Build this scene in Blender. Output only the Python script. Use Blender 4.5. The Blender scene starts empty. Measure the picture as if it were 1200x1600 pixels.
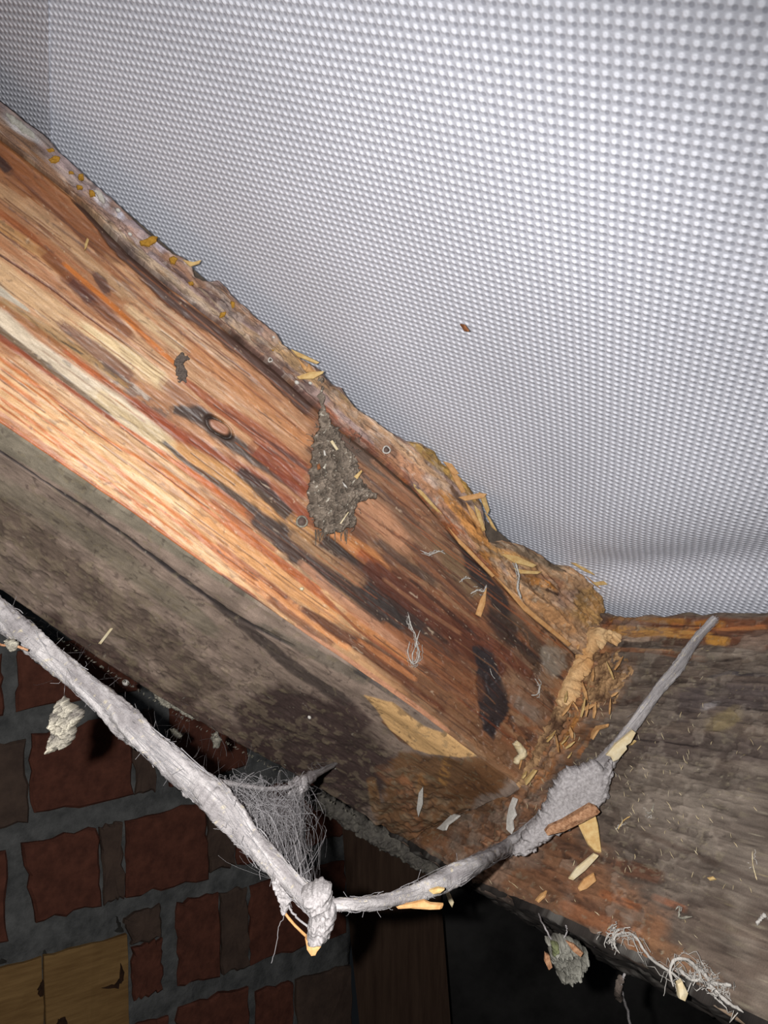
import bpy, math, random
import numpy as np
from mathutils import Vector, Matrix

# ------------------------------------------------------------------ camera, world, light
F = 1180.0                      # focal length in pixels of the 1200 x 1600 frame
TH = math.radians(7.6)          # the phone is tilted up a little
CT, ST = math.cos(TH), math.sin(TH)
H0 = 1.6                        # height of the camera above the loft floor
sc = bpy.context.scene
C = sc.collection
cam = bpy.data.cameras.new('camera'); camo = bpy.data.objects.new('camera', cam); C.objects.link(camo)
camo.location = (0, 0, H0); camo.rotation_euler = (math.pi/2 + TH, 0, 0)
cam.sensor_fit = 'VERTICAL'; cam.sensor_height = 36; cam.lens = F/1600*36
cam.clip_start = 0.01
sc.camera = camo
vs = sc.view_settings
vs.view_transform = 'Standard'; vs.look = 'None'; vs.gamma = 1; vs.use_curve_mapping = False
vs.exposure = 0.0
w = bpy.data.worlds.new('world'); sc.world = w; w.use_nodes = True
w.node_tree.nodes['Background'].inputs[0].default_value = (.75, .87, 1, 1)
w.node_tree.nodes['Background'].inputs[1].default_value = 0.006

def c2w(x, y, z):
    return np.stack([np.asarray(x, float)+0*np.asarray(z, float), np.asarray(z)*CT-np.asarray(y)*ST, np.asarray(z)*ST+np.asarray(y)*CT+H0], -1)
def vw(v): return np.array([v[0], v[2]*CT-v[1]*ST, v[2]*ST+v[1]*CT])     # direction, camera axes to world

# the phone's flash, beside the lens
FLASH_POS = c2w(-.022, .006, .0)
fl = bpy.data.lights.new('phone_flash', 'SPOT'); flo = bpy.data.objects.new('phone_flash', fl); C.objects.link(flo)
fl.energy = 17; fl.color = (1, .985, .975); fl.shadow_soft_size = .003
fl.spot_size = math.radians(156); fl.spot_blend = 1.0
flo.location = FLASH_POS
aim = vw((-.30, -.41, 1)); flo.rotation_euler = Vector(aim).to_track_quat('-Z', 'Y').to_euler()
# daylight added above the translucent roofing membrane to even out its light
su = bpy.data.lights.new('fill_sun', 'SUN'); suo = bpy.data.objects.new('fill_sun', su); C.objects.link(suo)
su.energy = 3.8; su.color = (.90, .95, 1); su.angle = math.radians(60)

# ------------------------------------------------------------------ the roof's own axes
K = .2
N = np.array([.48, .72, .318]); NL = np.linalg.norm(N); N = N/NL; DN = K/NL
UP = np.array([0, CT, ST])
D2 = np.cross(UP, N); D2 /= np.linalg.norm(D2)
if D2[2] > 0: D2 = -D2
D1 = np.cross(N, D2); D1 /= np.linalg.norm(D1)
if D1[0] < 0: D1 = -D1
def ray(px): px = np.atleast_2d(np.asarray(px, float)); return np.stack([(px[:,0]-600)/F, (800-px[:,1])/F, np.ones(len(px))], -1)
def hit(px, p, n): r = ray(px); return r*(np.dot(p, n)/(r@n))[:,None]
P2 = hit((950, 960), N*DN, N)[0]                # where rafter, purlin and membrane meet
WT = .487*K                                     # thickness of the rafter
suo.rotation_euler = Vector(vw(-N)).to_track_quat('-Z', 'Y').to_euler()
def roof(s, t, h):                              # roof axes to world
    s, t, h = np.broadcast_arrays(np.asarray(s, float), np.asarray(t, float), np.asarray(h, float))
    p = P2 + s[...,None]*D1 + t[...,None]*D2 - h[...,None]*N
    return c2w(p[...,0], p[...,1], p[...,2])
def sth(p): d = p-P2; return d@D1, d@D2, -(d@N)
def on_face(px, t=0.): q = sth(hit(px, P2+t*D2, D2)); return np.stack([q[0], q[2]], -1)        # (s,h) on the rafter side
def on_purlin(px, s=0.): q = sth(hit(px, P2+s*D1, D1)); return np.stack([q[1], q[2]], -1)      # (t,h) on the purlin side
HB = .76*K; HF = .987*K
ua = (-WT)*D2 - (HF-HB)*N; UN = np.cross(D1, ua); UN /= np.linalg.norm(UN)
if UN@N > 0: UN = -UN
PU = P2 - HB*N
def on_under(px): q = sth(hit(px, PU, UN)); return np.stack([q[0], q[1]], -1)                  # (s,t) on the rafter underside
DZ = lambda x, y, z: c2w((x-600)/F*z, (800-y)/F*z, z)                                          # a point seen at (x,y), z metres away

# ------------------------------------------------------------------ numeric noise
def _h(ix, iy, seed):
    n = (ix.astype(np.int64)*374761393 + iy.astype(np.int64)*668265263 + seed*974634777) & 0xffffffff
    n = ((n ^ (n >> 13))*1274126177) & 0xffffffff
    return ((n ^ (n >> 16)) & 0xffff)/65535.0
def vn(x, y, seed=0):
    x0 = np.floor(x); y0 = np.floor(y); fx = x-x0; fy = y-y0
    fx = fx*fx*(3-2*fx); fy = fy*fy*(3-2*fy)
    a = _h(x0, y0, seed); b = _h(x0+1, y0, seed); c = _h(x0, y0+1, seed); d = _h(x0+1, y0+1, seed)
    return (a*(1-fx)+b*fx)*(1-fy)+(c*(1-fx)+d*fx)*fy
def fbm(x, y, seed=0, o=4):
    r = 0; a = .5; t = 0
    for i in range(o):
        r = r+a*vn(x*2**i+i*17.3, y*2**i+i*9.1, seed+i); t += a; a *= .5
    return r/t
def sm(e0, e1, x): t = np.clip((x-e0)/(e1-e0+1e-12), 0, 1); return t*t*(3-2*t)
ALB = .50
def srgb(c): c = np.asarray(c, float)/255; return np.where(c <= .04045, c/12.92, ((c+.055)/1.055)**2.4)
def lin(c):
    return srgb(c)*ALB

def seg_dist(A, B, pts):
    best = np.full(A.shape, 1e9); par = np.zeros(A.shape); n = len(pts)-1
    for i in range(n):
        p, q = pts[i], pts[i+1]; d = q-p; L = d@d+1e-18
        t = np.clip(((A-p[0])*d[0]+(B-p[1])*d[1])/L, 0, 1)
        dd = (A-p[0]-t*d[0])**2+(B-p[1]-t*d[1])**2
        m = dd < best; best = np.where(m, dd, best); par = np.where(m, (i+t)/n, par)
    return np.sqrt(best), par
def poly_sd(A, B, pts):                                     # signed distance, positive inside
    pts = np.asarray(pts); d, _ = seg_dist(A, B, np.vstack([pts, pts[:1]]))
    ins = np.zeros(A.shape, bool); j = len(pts)-1
    for i in range(len(pts)):
        yi, yj, xi, xj = pts[i][1], pts[j][1], pts[i][0], pts[j][0]
        c = ((yi > B) != (yj > B)) & (A < (xj-xi)*(B-yi)/(yj-yi+1e-18)+xi); ins ^= c; j = i
    return np.where(ins, d, -d)

class Paint:
    """colour and relief of a wooden surface in its own (along grain, across grain) metres"""
    def __init__(s, A, B, conv, mpp, seed=1, warm=(1, 1, 1)):
        s.warm = np.array(warm)
        s.A, s.B, s.cv, s.m, s.sd = A, B, conv, mpp, seed
        s.col = np.zeros(A.shape+(3,)); s.disp = np.zeros(A.shape)
        s.n1 = fbm(A/.030, B/.0035, seed, 4)-.5; s.n2 = fbm(A/.006, B/.0014, seed+9, 3)-.5; s.n3 = fbm(A/.012, B/.012, seed+5, 3)-.5
    def fill(s, c): s.col[:] = lin(c)
    def _mix(s, mask, c, alpha, disp):
        k = (mask*alpha)[...,None]; s.col = s.col*(1-k)+lin(c)*s.warm*k
        if disp: s.disp = s.disp+mask*disp
    def stroke(s, pts, w, c, alpha=.88, soft=.3, rag=.42, disp=0, brk=0, iso=0):
        P = s.cv(pts); lo = P.min(0)-.03; hi = P.max(0)+.03
        sel = (s.A > lo[0]) & (s.A < hi[0]) & (s.B > lo[1]) & (s.B < hi[1])
        if not sel.any(): return
        A, B = s.A[sel], s.B[sel]
        d, par = seg_dist(A, B, P)
        ww = (np.interp(par, np.linspace(0, 1, len(w)), w) if np.ndim(w) else w)*s.m[sel]/2
        nz = (s.n3[sel] if iso else s.n1[sel])*1.6+s.n2[sel]*.9
        d = d+nz*rag*ww
        mask = 1-sm(ww*(1-soft), ww*(1+soft), d)
        mask *= sm(0, .04, par+.02)*sm(0, .04, 1.02-par)
        if brk: mask *= sm(brk-.15, brk+.15, .5+s.n2[sel]*1.6)
        full = np.zeros(s.A.shape); full[sel] = mask; s._mix(full, c, alpha, disp)
    def blob(s, pts, c, alpha=.9, soft=6, rag=8, disp=0, iso=1):
        P = s.cv(pts); lo = P.min(0)-.02; hi = P.max(0)+.02
        sel = (s.A > lo[0]) & (s.A < hi[0]) & (s.B > lo[1]) & (s.B < hi[1])
        if not sel.any(): return
        d = poly_sd(s.A[sel], s.B[sel], P)+((s.n3 if iso else s.n1)[sel]*1.5+s.n2[sel]*.8)*rag*s.m[sel]
        mask = sm(-soft*s.m[sel]/2, soft*s.m[sel]/2, d)
        full = np.zeros(s.A.shape); full[sel] = mask; s._mix(full, c, alpha, disp)
    def grain(s, k1=.35, k2=.35, k3=.2):
        f = 1+k1*s.n1*2+k2*s.n2*2+k3*s.n3*2
        s.col *= np.clip(f, .25, 1.9)[...,None]
    def flecks(s, n, size, c, alpha=.8, seed=3, thr=.78, ax=1.):
        a = s.A/size/ax+s.n3*9; b = s.B/size+s.n2*2.5
        f = vn(a*.83+b*.31, b*.83-a*.31, seed*7+n)*.75+.25*vn(a*.31, b*.31, seed+40); s._mix(sm(thr-.03, thr+.08, f), c, alpha*.8, 0)

# ------------------------------------------------------------------ meshes
def mk(name, V, Q, mat, parent=None, col=None, uv=None, smooth=True, origin=None):
    V = np.asarray(V, float); o0 = V.mean(0) if origin is None else np.asarray(origin, float)
    me = bpy.data.meshes.new(name)
    if isinstance(Q, np.ndarray):
        k = Q.shape[1]; me.vertices.add(len(V)); me.vertices.foreach_set('co', (V-o0).astype(np.float32).ravel())
        me.loops.add(Q.size); me.loops.foreach_set('vertex_index', Q.astype(np.int32).ravel())
        me.polygons.add(len(Q)); me.polygons.foreach_set('loop_start', np.arange(0, Q.size, k, dtype=np.int32))
        me.update(calc_edges=True)
    else:
        me.from_pydata([tuple(v) for v in V-o0], [], Q); me.update()
    me.validate()
    if smooth: me.polygons.foreach_set('use_smooth', np.ones(len(me.polygons), bool))
    if col is not None:
        a = me.color_attributes.new('Col', 'FLOAT_COLOR', 'POINT')
        c4 = np.ones((len(V), 4), np.float32); c4[:,:3] = np.clip(np.asarray(col).reshape(-1, 3), 0, 1); a.data.foreach_set('color', c4.ravel())
    if uv is not None:
        u = me.uv_layers.new(name='UVMap'); li = np.zeros(len(me.loops), np.int32); me.loops.foreach_get('vertex_index', li)
        u.data.foreach_set('uv', np.asarray(uv).reshape(-1, 2)[li].astype(np.float32).ravel())
    me.materials.append(mat)
    ob = bpy.data.objects.new(name, me); C.objects.link(ob)
    if parent is None: ob.location = o0
    else:
        ob.parent = parent; base = np.array(parent.location) if parent.parent is None else np.array(parent.location)+np.array(parent.parent.location)
        ob.location = o0-base
    return ob
def empty(name, loc):
    o = bpy.data.objects.new(name, None); C.objects.link(o); o.location = loc; o.empty_display_size = .02; return o
def tag(o, label=None, cat=None, group=None, kind=None):
    if label: o['label'] = label
    if cat: o['category'] = cat
    if group: o['group'] = group
    if kind: o['kind'] = kind
    return o
def gridq(nu, nv, flip=False):
    i = np.arange(nu*nv).reshape(nu, nv)
    q = np.stack([i[:-1,:-1], i[1:,:-1], i[1:,1:], i[:-1,1:]], -1).reshape(-1, 4)
    return q[:, ::-1] if flip else q

# ------------------------------------------------------------------ materials
def nodes(name):
    m = bpy.data.materials.new(name); m.use_nodes = True; nt = m.node_tree; return m, nt, nt.nodes['Principled BSDF']
def nd(nt, t, **k):
    n = nt.nodes.new(t)
    for a, b in k.items():
        if a[0] == 'i' and a[1:].isdigit(): n.inputs[int(a[1:])].default_value = b
        else: setattr(n, a, b)
    return n
def painted(name, scale=(1, 1), rough=.75, spec=.25, det=.35, bump=.25, dist=.0006):
    """vertex colours of the surface with finer grain and relief on top"""
    m, nt, b = nodes(name); L = nt.links.new
    at = nd(nt, 'ShaderNodeVertexColor', layer_name='Col')
    uv = nd(nt, 'ShaderNodeUVMap'); mp = nd(nt, 'ShaderNodeMapping'); L(uv.outputs[0], mp.inputs[0]); mp.inputs['Scale'].default_value = (scale[0], scale[1], 1)
    n1 = nd(nt, 'ShaderNodeTexNoise'); n1.inputs['Scale'].default_value = 1; n1.inputs['Detail'].default_value = 5; n1.inputs['Roughness'].default_value = .65; L(mp.outputs[0], n1.inputs[0])
    mp2 = nd(nt, 'ShaderNodeMapping'); L(uv.outputs[0], mp2.inputs[0]); mp2.inputs['Scale'].default_value = (1500, 1500, 1)
    n2 = nd(nt, 'ShaderNodeTexNoise'); n2.inputs['Scale'].default_value = 1; n2.inputs['Detail'].default_value = 3; L(mp2.outputs[0], n2.inputs[0])
    ad = nd(nt, 'ShaderNodeMath', operation='ADD'); L(n1.outputs[0], ad.inputs[0]); L(n2.outputs[0], ad.inputs[1])
    mr = nd(nt, 'ShaderNodeMapRange'); L(ad.outputs[0], mr.inputs[0])
    for i, v in ((1, .6), (2, 1.4), (3, 1-det), (4, 1+det)): mr.inputs[i].default_value = v
    mx = nd(nt, 'ShaderNodeVectorMath', operation='SCALE'); L(at.outputs[0], mx.inputs[0]); L(mr.outputs[0], mx.inputs['Scale'])
    L(mx.outputs[0], b.inputs['Base Color'])
    bp = nd(nt, 'ShaderNodeBump'); bp.inputs['Strength'].default_value = bump; bp.inputs['Distance'].default_value = dist; L(ad.outputs[0], bp.inputs['Height']); L(bp.outputs[0], b.inputs['Normal'])
    b.inputs['Roughness'].default_value = rough; b.inputs['Specular IOR Level'].default_value = spec
    return m
def plain(name, c, c2=None, scale=400, rough=.85, spec=.15, bump=.4, dist=.0006, stretch=(1, 1, 1), trans=0):
    m, nt, b = nodes(name); L = nt.links.new
    tc = nd(nt, 'ShaderNodeTexCoord'); mp = nd(nt, 'ShaderNodeMapping'); L(tc.outputs['Object'], mp.inputs[0]); mp.inputs['Scale'].default_value = stretch
    n = nd(nt, 'ShaderNodeTexNoise'); n.inputs['Scale'].default_value = scale; n.inputs['Detail'].default_value = 5; n.inputs['Roughness'].default_value = .65; L(mp.outputs[0], n.inputs[0])
    r = nd(nt, 'ShaderNodeValToRGB'); L(n.outputs[0], r.inputs[0]); c2 = c2 or [v*.6 for v in c]
    r.color_ramp.elements[0].position = .33; r.color_ramp.elements[1].position = .67
    r.color_ramp.elements[0].color = (*lin(c2), 1); r.color_ramp.elements[1].color = (*lin(c), 1); L(r.outputs[0], b.inputs['Base Color'])
    bp = nd(nt, 'ShaderNodeBump'); bp.inputs['Strength'].default_value = bump; bp.inputs['Distance'].default_value = dist; L(n.outputs[0], bp.inputs['Height']); L(bp.outputs[0], b.inputs['Normal'])
    b.inputs['Roughness'].default_value = rough; b.inputs['Specular IOR Level'].default_value = spec
    return m

M_face = painted('planed_pine', (150, 700), .5, .4, .26, .16)
M_old = painted('weathered_wood', (260, 600), .85, .15, .22, .25)
M_rot = painted('rotten_wood', (220, 500), .85, .15, .35, .6, .001)
M_dust = painted('matted_dust', (600, 600), .95, .05, .35, .8, .001)
M_web = plain('dusty_web', (206, 200, 199), (156, 150, 149), 700, .95, .05, .6, .0007)
M_silk = plain('fine_silk', (184, 180, 180), (150, 146, 148), 300, .9, .1, .1)
M_wisp = plain('web_wisp', (226, 221, 213), (192, 186, 178), 500, .95, .05, .4)
M_flake = plain('dust_flake', (196, 190, 172), (124, 118, 108), 450, .95, .05, .9, .001)
M_chip = plain('pale_wood_chip', (240, 208, 145), (205, 160, 95), 260, .7, .2, .4, .0005, (1, 1, 1))
M_chipo = plain('orange_wood_chip', (236, 186, 128), (204, 146, 88), 260, .7, .2, .4)
M_bark = plain('bark', (230, 180, 140), (150, 100, 68), 420, .9, .1, 1.0, .0015)
M_cream = plain('cream_shell', (245, 230, 195), (225, 200, 150), 200, .6, .3, .2)
M_white = plain('white_speck', (235, 230, 220), (205, 198, 190), 500, .8, .2, .2)
M_lich = plain('yellow_lichen', (208, 158, 66), (170, 122, 46), 600, .9, .1, .9, .0008)
M_brick = plain('red_brick', (130, 80, 64), (98, 60, 49), 60, .95, .1, .8, .002)
M_smear = plain('mortar_smeared_brick', (112, 92, 80), (88, 72, 64), 40, .95, .1, .8, .002)
M_mort = plain('grey_mortar', (130, 130, 128), (90, 91, 90), 45, .95, .1, 1, .004)
M_board = plain('yellow_board', (176, 138, 86), (142, 106, 62), 18, .8, .2, .3, .001, (1, 1, 9))
M_knot = plain('dark_knot', (75, 50, 32), (50, 34, 24), 60)
M_shade_bar = plain('dark_shade_bar', (72, 70, 66), (52, 50, 47), 40)
M_post = plain('brown_post', (92, 72, 58), (70, 52, 42), 20, .9, .1, .4, .001, (6, 6, .5))
M_black = plain('dark_panel', (78, 76, 74), (48, 47, 46), 9, .95, .05, .6, .002)  # dark mottled grey of the right wall
M_brown = plain('brown_bit', (170, 110, 70), (110, 70, 45), 300)
M_green = plain('greenish_dust', (150, 155, 110), (110, 115, 85), 300)
M_darkdust = plain('dark_crust', (134, 120, 110), (92, 82, 76), 500, .95, .05, 1, .001)

def membrane_mat(name, tint=1.0):
    m, nt, b = nodes(name); L = nt.links.new; out = nt.nodes['Material Output']
    tc = nd(nt, 'ShaderNodeTexCoord'); sx = nd(nt, 'ShaderNodeSeparateXYZ'); L(tc.outputs['Object'], sx.inputs[0])
    no = nd(nt, 'ShaderNodeTexNoise'); no.inputs['Scale'].default_value = 130; no.inputs['Detail'].default_value = 2; L(tc.outputs['Object'], no.inputs[0])
    def wave(src, ph):
        a = nd(nt, 'ShaderNodeMath', operation='MULTIPLY_ADD'); L(src, a.inputs[0]); a.inputs[1].default_value = 2*math.pi/.0037
        w1 = nd(nt, 'ShaderNodeMath', operation='MULTIPLY_ADD'); L(no.outputs[0], w1.inputs[0]); w1.inputs[1].default_value = 1.6; w1.inputs[2].default_value = ph
        L(w1.outputs[0], a.inputs[2])
        c = nd(nt, 'ShaderNodeMath', operation='COSINE'); L(a.outputs[0], c.inputs[0]); return c.outputs[0]
    def madd(a, b_, op='ADD'):
        n = nd(nt, 'ShaderNodeMath', operation=op); L(a, n.inputs[0])
        if isinstance(b_, (int, float)): n.inputs[1].default_value = b_
        else: L(b_, n.inputs[1])
        return n.outputs[0]
    x, y = sx.outputs[0], sx.outputs[1]
    cx, cy = wave(x, 0), wave(y, 0)
    hgt = madd(madd(cx, cy), madd(cx, cy, 'MULTIPLY'))              # a raised bead per crossing
    dx, dy = wave(x, -2.2), wave(y, -2.4)
    pit = madd(madd(dx, dy), madd(dx, dy, 'MULTIPLY'))              # a gap between the tapes
    mr = nd(nt, 'ShaderNodeMapRange', interpolation_type='SMOOTHSTEP'); L(hgt, mr.inputs[0])
    for i, v in ((1, -1.), (2, 2.6), (3, 0), (4, 1)): mr.inputs[i].default_value = v
    mp = nd(nt, 'ShaderNodeMapRange', interpolation_type='SMOOTHSTEP'); L(pit, mp.inputs[0])
    for i, v in ((1, .2), (2, 2.8), (3, 0), (4, 1)): mp.inputs[i].default_value = v
    rp = nd(nt, 'ShaderNodeMix', data_type='RGBA'); L(mr.outputs[0], rp.inputs['Factor'])
    rp.inputs['A'].default_value = (*(srgb((178, 179, 187))*tint), 1); rp.inputs['B'].default_value = (*(srgb((220, 221, 229))*tint), 1)
    r2 = nd(nt, 'ShaderNodeMix', data_type='RGBA'); L(mp.outputs[0], r2.inputs['Factor']); L(rp.outputs['Result'], r2.inputs['A'])
    r2.inputs['B'].default_value = (*(srgb((146, 147, 156))*tint), 1)
    n3 = nd(nt, 'ShaderNodeTexNoise'); n3.inputs['Scale'].default_value = 9; n3.inputs['Detail'].default_value = 4; L(tc.outputs['Object'], n3.inputs[0])
    mr3 = nd(nt, 'ShaderNodeMapRange'); L(n3.outputs[0], mr3.inputs[0])
    for i, v in ((1, .3), (2, .7), (3, .93), (4, 1.05)): mr3.inputs[i].default_value = v
    scl = nd(nt, 'ShaderNodeVectorMath', operation='SCALE'); L(r2.outputs['Result'], scl.inputs[0]); L(mr3.outputs[0], scl.inputs['Scale'])
    L(scl.outputs[0], b.inputs['Base Color'])
    b.inputs['Roughness'].default_value = .42; b.inputs['Specular IOR Level'].default_value = .35
    hh = madd(mr.outputs[0], madd(mp.outputs[0], -.5, 'MULTIPLY'))
    n4 = nd(nt, 'ShaderNodeTexNoise'); n4.inputs['Scale'].default_value = 900; L(tc.outputs['Object'], n4.inputs[0])
    h2 = madd(hh, madd(n4.outputs[0], .35, 'MULTIPLY'))
    bp = nd(nt, 'ShaderNodeBump'); bp.inputs['Strength'].default_value = .55; bp.inputs['Distance'].default_value = .0007; L(h2, bp.inputs['Height']); L(bp.outputs[0], b.inputs['Normal'])
    tr = nd(nt, 'ShaderNodeBsdfTranslucent'); L(scl.outputs[0], tr.inputs[0]); L(bp.outputs[0], tr.inputs[1])
    ms = nd(nt, 'ShaderNodeMixShader'); ms.inputs[0].default_value = .12; L(b.outputs[0], ms.inputs[1]); L(tr.outputs[0], ms.inputs[2]); L(ms.outputs[0], out.inputs[0])
    return m
M_mem = membrane_mat('woven_roofing_membrane'); M_mem2 = membrane_mat('woven_roofing_membrane_lap', .97)

# ------------------------------------------------------------------ roofing membrane
COLV = ray((900, 1521))[0]; COLV = COLV-(COLV@N)*N; COLV /= np.linalg.norm(COLV); ROWV = np.cross(COLV, N)
if ROWV[0] < 0: ROWV = -ROWV
def mem_obj(name, mat, poly_rc, off, n, label, sag=True):
    (r0, r1), (c0, c1) = poly_rc
    # finer near the view
    def spaced(a, b):
        inner = np.linspace(-.9, .9, n); outs = []
        outs.append(np.linspace(a, -.93, 30))
        outs.append(inner)
        outs.append(np.linspace(.93, b, 30))
        return np.concatenate(outs)
    R, Q = np.meshgrid(spaced(r0, r1), spaced(c0, c1), indexing='ij')
    base = P2+N*off
    p = base+R[...,None]*ROWV+Q[...,None]*COLV
    s = (p-P2)@D1; t = (p-P2)@D2
    dz = np.zeros(R.shape)
    if sag:
        # slack of the sheet: a pocket above the purlin and long shallow waves
        pocket = np.exp(-((s+.034)/.022)**2)*sm(-.02, .05, t)*(1-sm(.10, .30, t))
        dz += .009*pocket
        lipp = np.exp(-((s+.085)/.03)**2)*sm(.0, .06, t)*(1-sm(.10, .34, t)); dz -= .003*lipp
        dz += .004*(fbm(s/.16, t/.2, 5, 2)-.5)*sm(.02, .10, np.minimum(np.abs(t), np.abs(s)))
        dz -= .010*sm(.05, .3, t)*sm(.05, .3, -s)
    ex = vw(ROWV); ey = vw(COLV); ez = np.cross(ex, ey); sgn = 1 if ez@vw(N) > 0 else -1
    V = np.stack([R, Q, dz*sgn], -1).reshape(-1, 3)
    me_ob = mk(name, V, gridq(*R.shape), mat, origin=(0, 0, 0))
    o = c2w(*base)
    M = Matrix(((ex[0], ey[0], ez[0], o[0]), (ex[1], ey[1], ez[1], o[1]), (ex[2], ey[2], ez[2], o[2]), (0, 0, 0, 1)))
    me_ob.matrix_world = M
    tag(me_ob, label, 'roof membrane')
    return me_ob, base
mem, mbase = mem_obj('roof_membrane', M_mem, ((-1.6, 1.6), (-1.6, 1.6)), .0075, 420, 'large white woven roofing membrane stretched over the rafter and purlin')
# the second sheet lapped under it at the upper left
e = hit([(78, -260), (78, 0), (79, 120), (82, 240), (90, 330)], mbase, N); eL = hit([(-170, -260), (-170, 0), (-170, 120), (-170, 240), (-170, 330)], mbase, N)
tt = np.linspace(0, 1, 40)[:, None]
rows = []
for i in range(5): rows.append(e[i]*(1-tt)+eL[i]*tt)
rows = np.array(rows); rows = rows-N*(.0012+.006*np.linspace(0, 1, 40)**1.0*0)[None, :, None]
loc = np.stack([(rows-mbase)@ROWV, (rows-mbase)@COLV, -((rows-mbase)@N)*(-1)], -1)
ex = vw(ROWV); ey = vw(COLV); ez = np.cross(ex, ey); sg = 1 if ez@vw(N) > 0 else -1
loc[..., 2] *= sg
lap = mk('roof_membrane', loc.reshape(-1, 3), gridq(5, 40), M_mem2, origin=(0, 0, 0)); lap.matrix_world = mem.matrix_world.copy()
tag(lap, 'narrow greyer lap of white woven membrane in the top left corner', 'roof membrane')

# ------------------------------------------------------------------ rafter
raf = empty('rafter', roof(-.25, -WT/2, HF)); tag(raf, 'diagonal orange and brown streaked pine rafter under the white membrane', 'beam')
SL = -.62
G = [(-330,-75),(-120,110),(0,217),(25,236),(70,272),(130,320),(200,393),(270,452),(350,512),(430,576),(480,622),(529,668),(590,716),(654,771),(712,841),(770,897),(830,962),(890,1012),(915,1034)]
Bl = [(-330,436),(0,664),(200,800),(330,893),(450,975),(560,1050),(640,1105),(720,1165),(800,1222),(830,1244)]
TT = [(-330,-120),(0,155),(40,188),(75,215),(95,240),(120,262),(150,290),(172,308),(200,335),(235,368),(262,392),(290,403),(300,412),(305,432),(318,440),(340,438),(352,448),(375,472),(400,495),(430,520),(440,538),(455,548),(470,562),(500,577),(520,600),(533,606),(560,640),(600,668),(632,688),(655,692),(678,705),(690,724),(700,730),(712,742),(728,754),(742,775),(752,788),(757,815),(761,846),(772,848),(785,844),(800,848),(815,852),(850,868),(865,880),(890,885),(905,890),(925,903),(940,914),(947,935),(952,950),(957,962)]
def curve(pts, conv):
    q = conv(pts); o = np.argsort(q[:,0]); return q[o,0], q[o,1]
gs, gh = curve(G, on_face); bs_, bh = curve(Bl, on_face); ts_, th_ = curve(TT, on_face)
fg = lambda s: np.interp(s, gs, gh); fb = lambda s: np.interp(s, bs_, bh); ft = lambda s: np.interp(s, ts_, th_)
def pad(a, mode='edge'): return np.pad(a, 1, mode=mode)
def zdist(W): d = W-np.array([0, 0, H0]); return d@vw((0, 0, 1))
def skirted(X, Y, disp, posf, skirt):
    Xp, Yp, Dp = pad(X), pad(Y), pad(disp)
    Dp[0], Dp[-1], Dp[:,0], Dp[:,-1] = -skirt, -skirt, -skirt, -skirt
    return Xp, Yp, posf(Xp, Yp, Dp)

# --- side face
nu, nv = 680, 300
su_ = np.concatenate([np.linspace(SL, -.48, 30)[:-1], np.linspace(-.48, .0, nu)])
v = np.linspace(0, 1, nv)
S = np.repeat(su_[:,None], nv, 1); Hh = fg(S)+(fb(S)-fg(S))*v[None]
mpp = zdist(roof(S, 0, Hh))/F
p = Paint(S, Hh, on_face, mpp, 3, (1, .99, .90))
p.fill((188,132,92))
X = p.stroke
# broad zones
p.blob([(-350,-100),(60,260),(300,480),(240,530),(100,400),(-350,60)], (158,104,66), .85, 60, 30, iso=0)
p.blob([(0,560),(200,700),(420,850),(640,1010),(760,1150),(800,1225),(640,1105),(330,893),(0,664),(-330,440),(-330,330)], (236,186,138), .95, 50, 25, iso=0)
p.blob([(480,640),(640,760),(900,1010),(905,1040),(800,1225),(640,1105),(560,1000),(560,900),(470,800)], (136,88,62), .92, 70, 40, iso=0)
p.blob([(200,420),(480,660),(480,800),(330,690),(200,570)], (202,150,112), .8, 50, 30, iso=0)
end = sm(-.30, -.12, S)
f1 = fbm(S/.034, Hh/.0042, 301, 4); f2 = fbm(S/.022, Hh/.0034, 302, 4)
p._mix(sm(.54, .62, f1)*end, (78,58,52), .55, -.0004); p._mix(sm(.57, .64, f2)*end, (168,130,100), .5, .0003)
f3 = fbm(S/.012, Hh/.010, 303, 4); p._mix(sm(.56, .64, f3)*sm(-.10, -.02, S), (150,124,104), .5, .0004); p._mix(sm(.56, .62, fbm(S/.010, Hh/.006, 304, 4))*sm(-.10, -.03, S), (62,48,44), .6, -.0006)
f4 = fbm(S/.05, Hh/.0018, 305, 3); p._mix(sm(.58, .66, f4)*(1-end), (176,110,66), .3, 0); p._mix(sm(.60, .66, fbm(S/.04, Hh/.0022, 306, 3))*(1-end), (240,206,170), .25, 0)
# upper left
X([(-100,150),(0,240),(90,320),(170,395)], 34, (142,84,48), .8)
X([(-20,236),(0,252),(14,268)], 14, (58,36,34), .9)
X([(-60,245),(0,300),(60,345),(120,398),(200,462)], 20, (196,156,120), .75)
X([(-40,300),(0,332),(50,370),(100,428),(150,468)], 11, (150,80,36), .8)
X([(-40,325),(0,352),(60,392),(100,430)], 18, (190,142,90), .7)
X([(70,395),(110,438),(150,472),(205,525)], [24,24,20,12], (132,74,42), .85)
X([(110,440),(128,455),(142,472)], 14, (88,48,40), .8)
X([(148,426),(158,440),(168,458)], [10,16,10], (84,56,50), .85, iso=1)
X([(100,412),(180,482),(225,525),(278,574)], [7,9,10,8], (206,118,46), .9)
X([(60,350),(130,415),(180,455)], 6, (120,70,48), .6)
X([(20,270),(90,335),(150,392),(220,455)], 5, (110,64,44), .6)
X([(-30,378),(0,398),(80,450),(130,490),(200,540),(255,584)], 3.5, (112,58,40), .9, rag=.3, disp=-.0006)
X([(-60,385),(0,428),(100,500),(200,566),(258,600)], [40,42,40,36,24], (220,180,140), .9, .25, .3)
X([(130,510),(200,556),(254,592)], [16,26,24], (240,212,170), .85, .5)
X([(-40,430),(0,455),(45,486)], [16,14,5], (206,198,186), .85)
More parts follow.
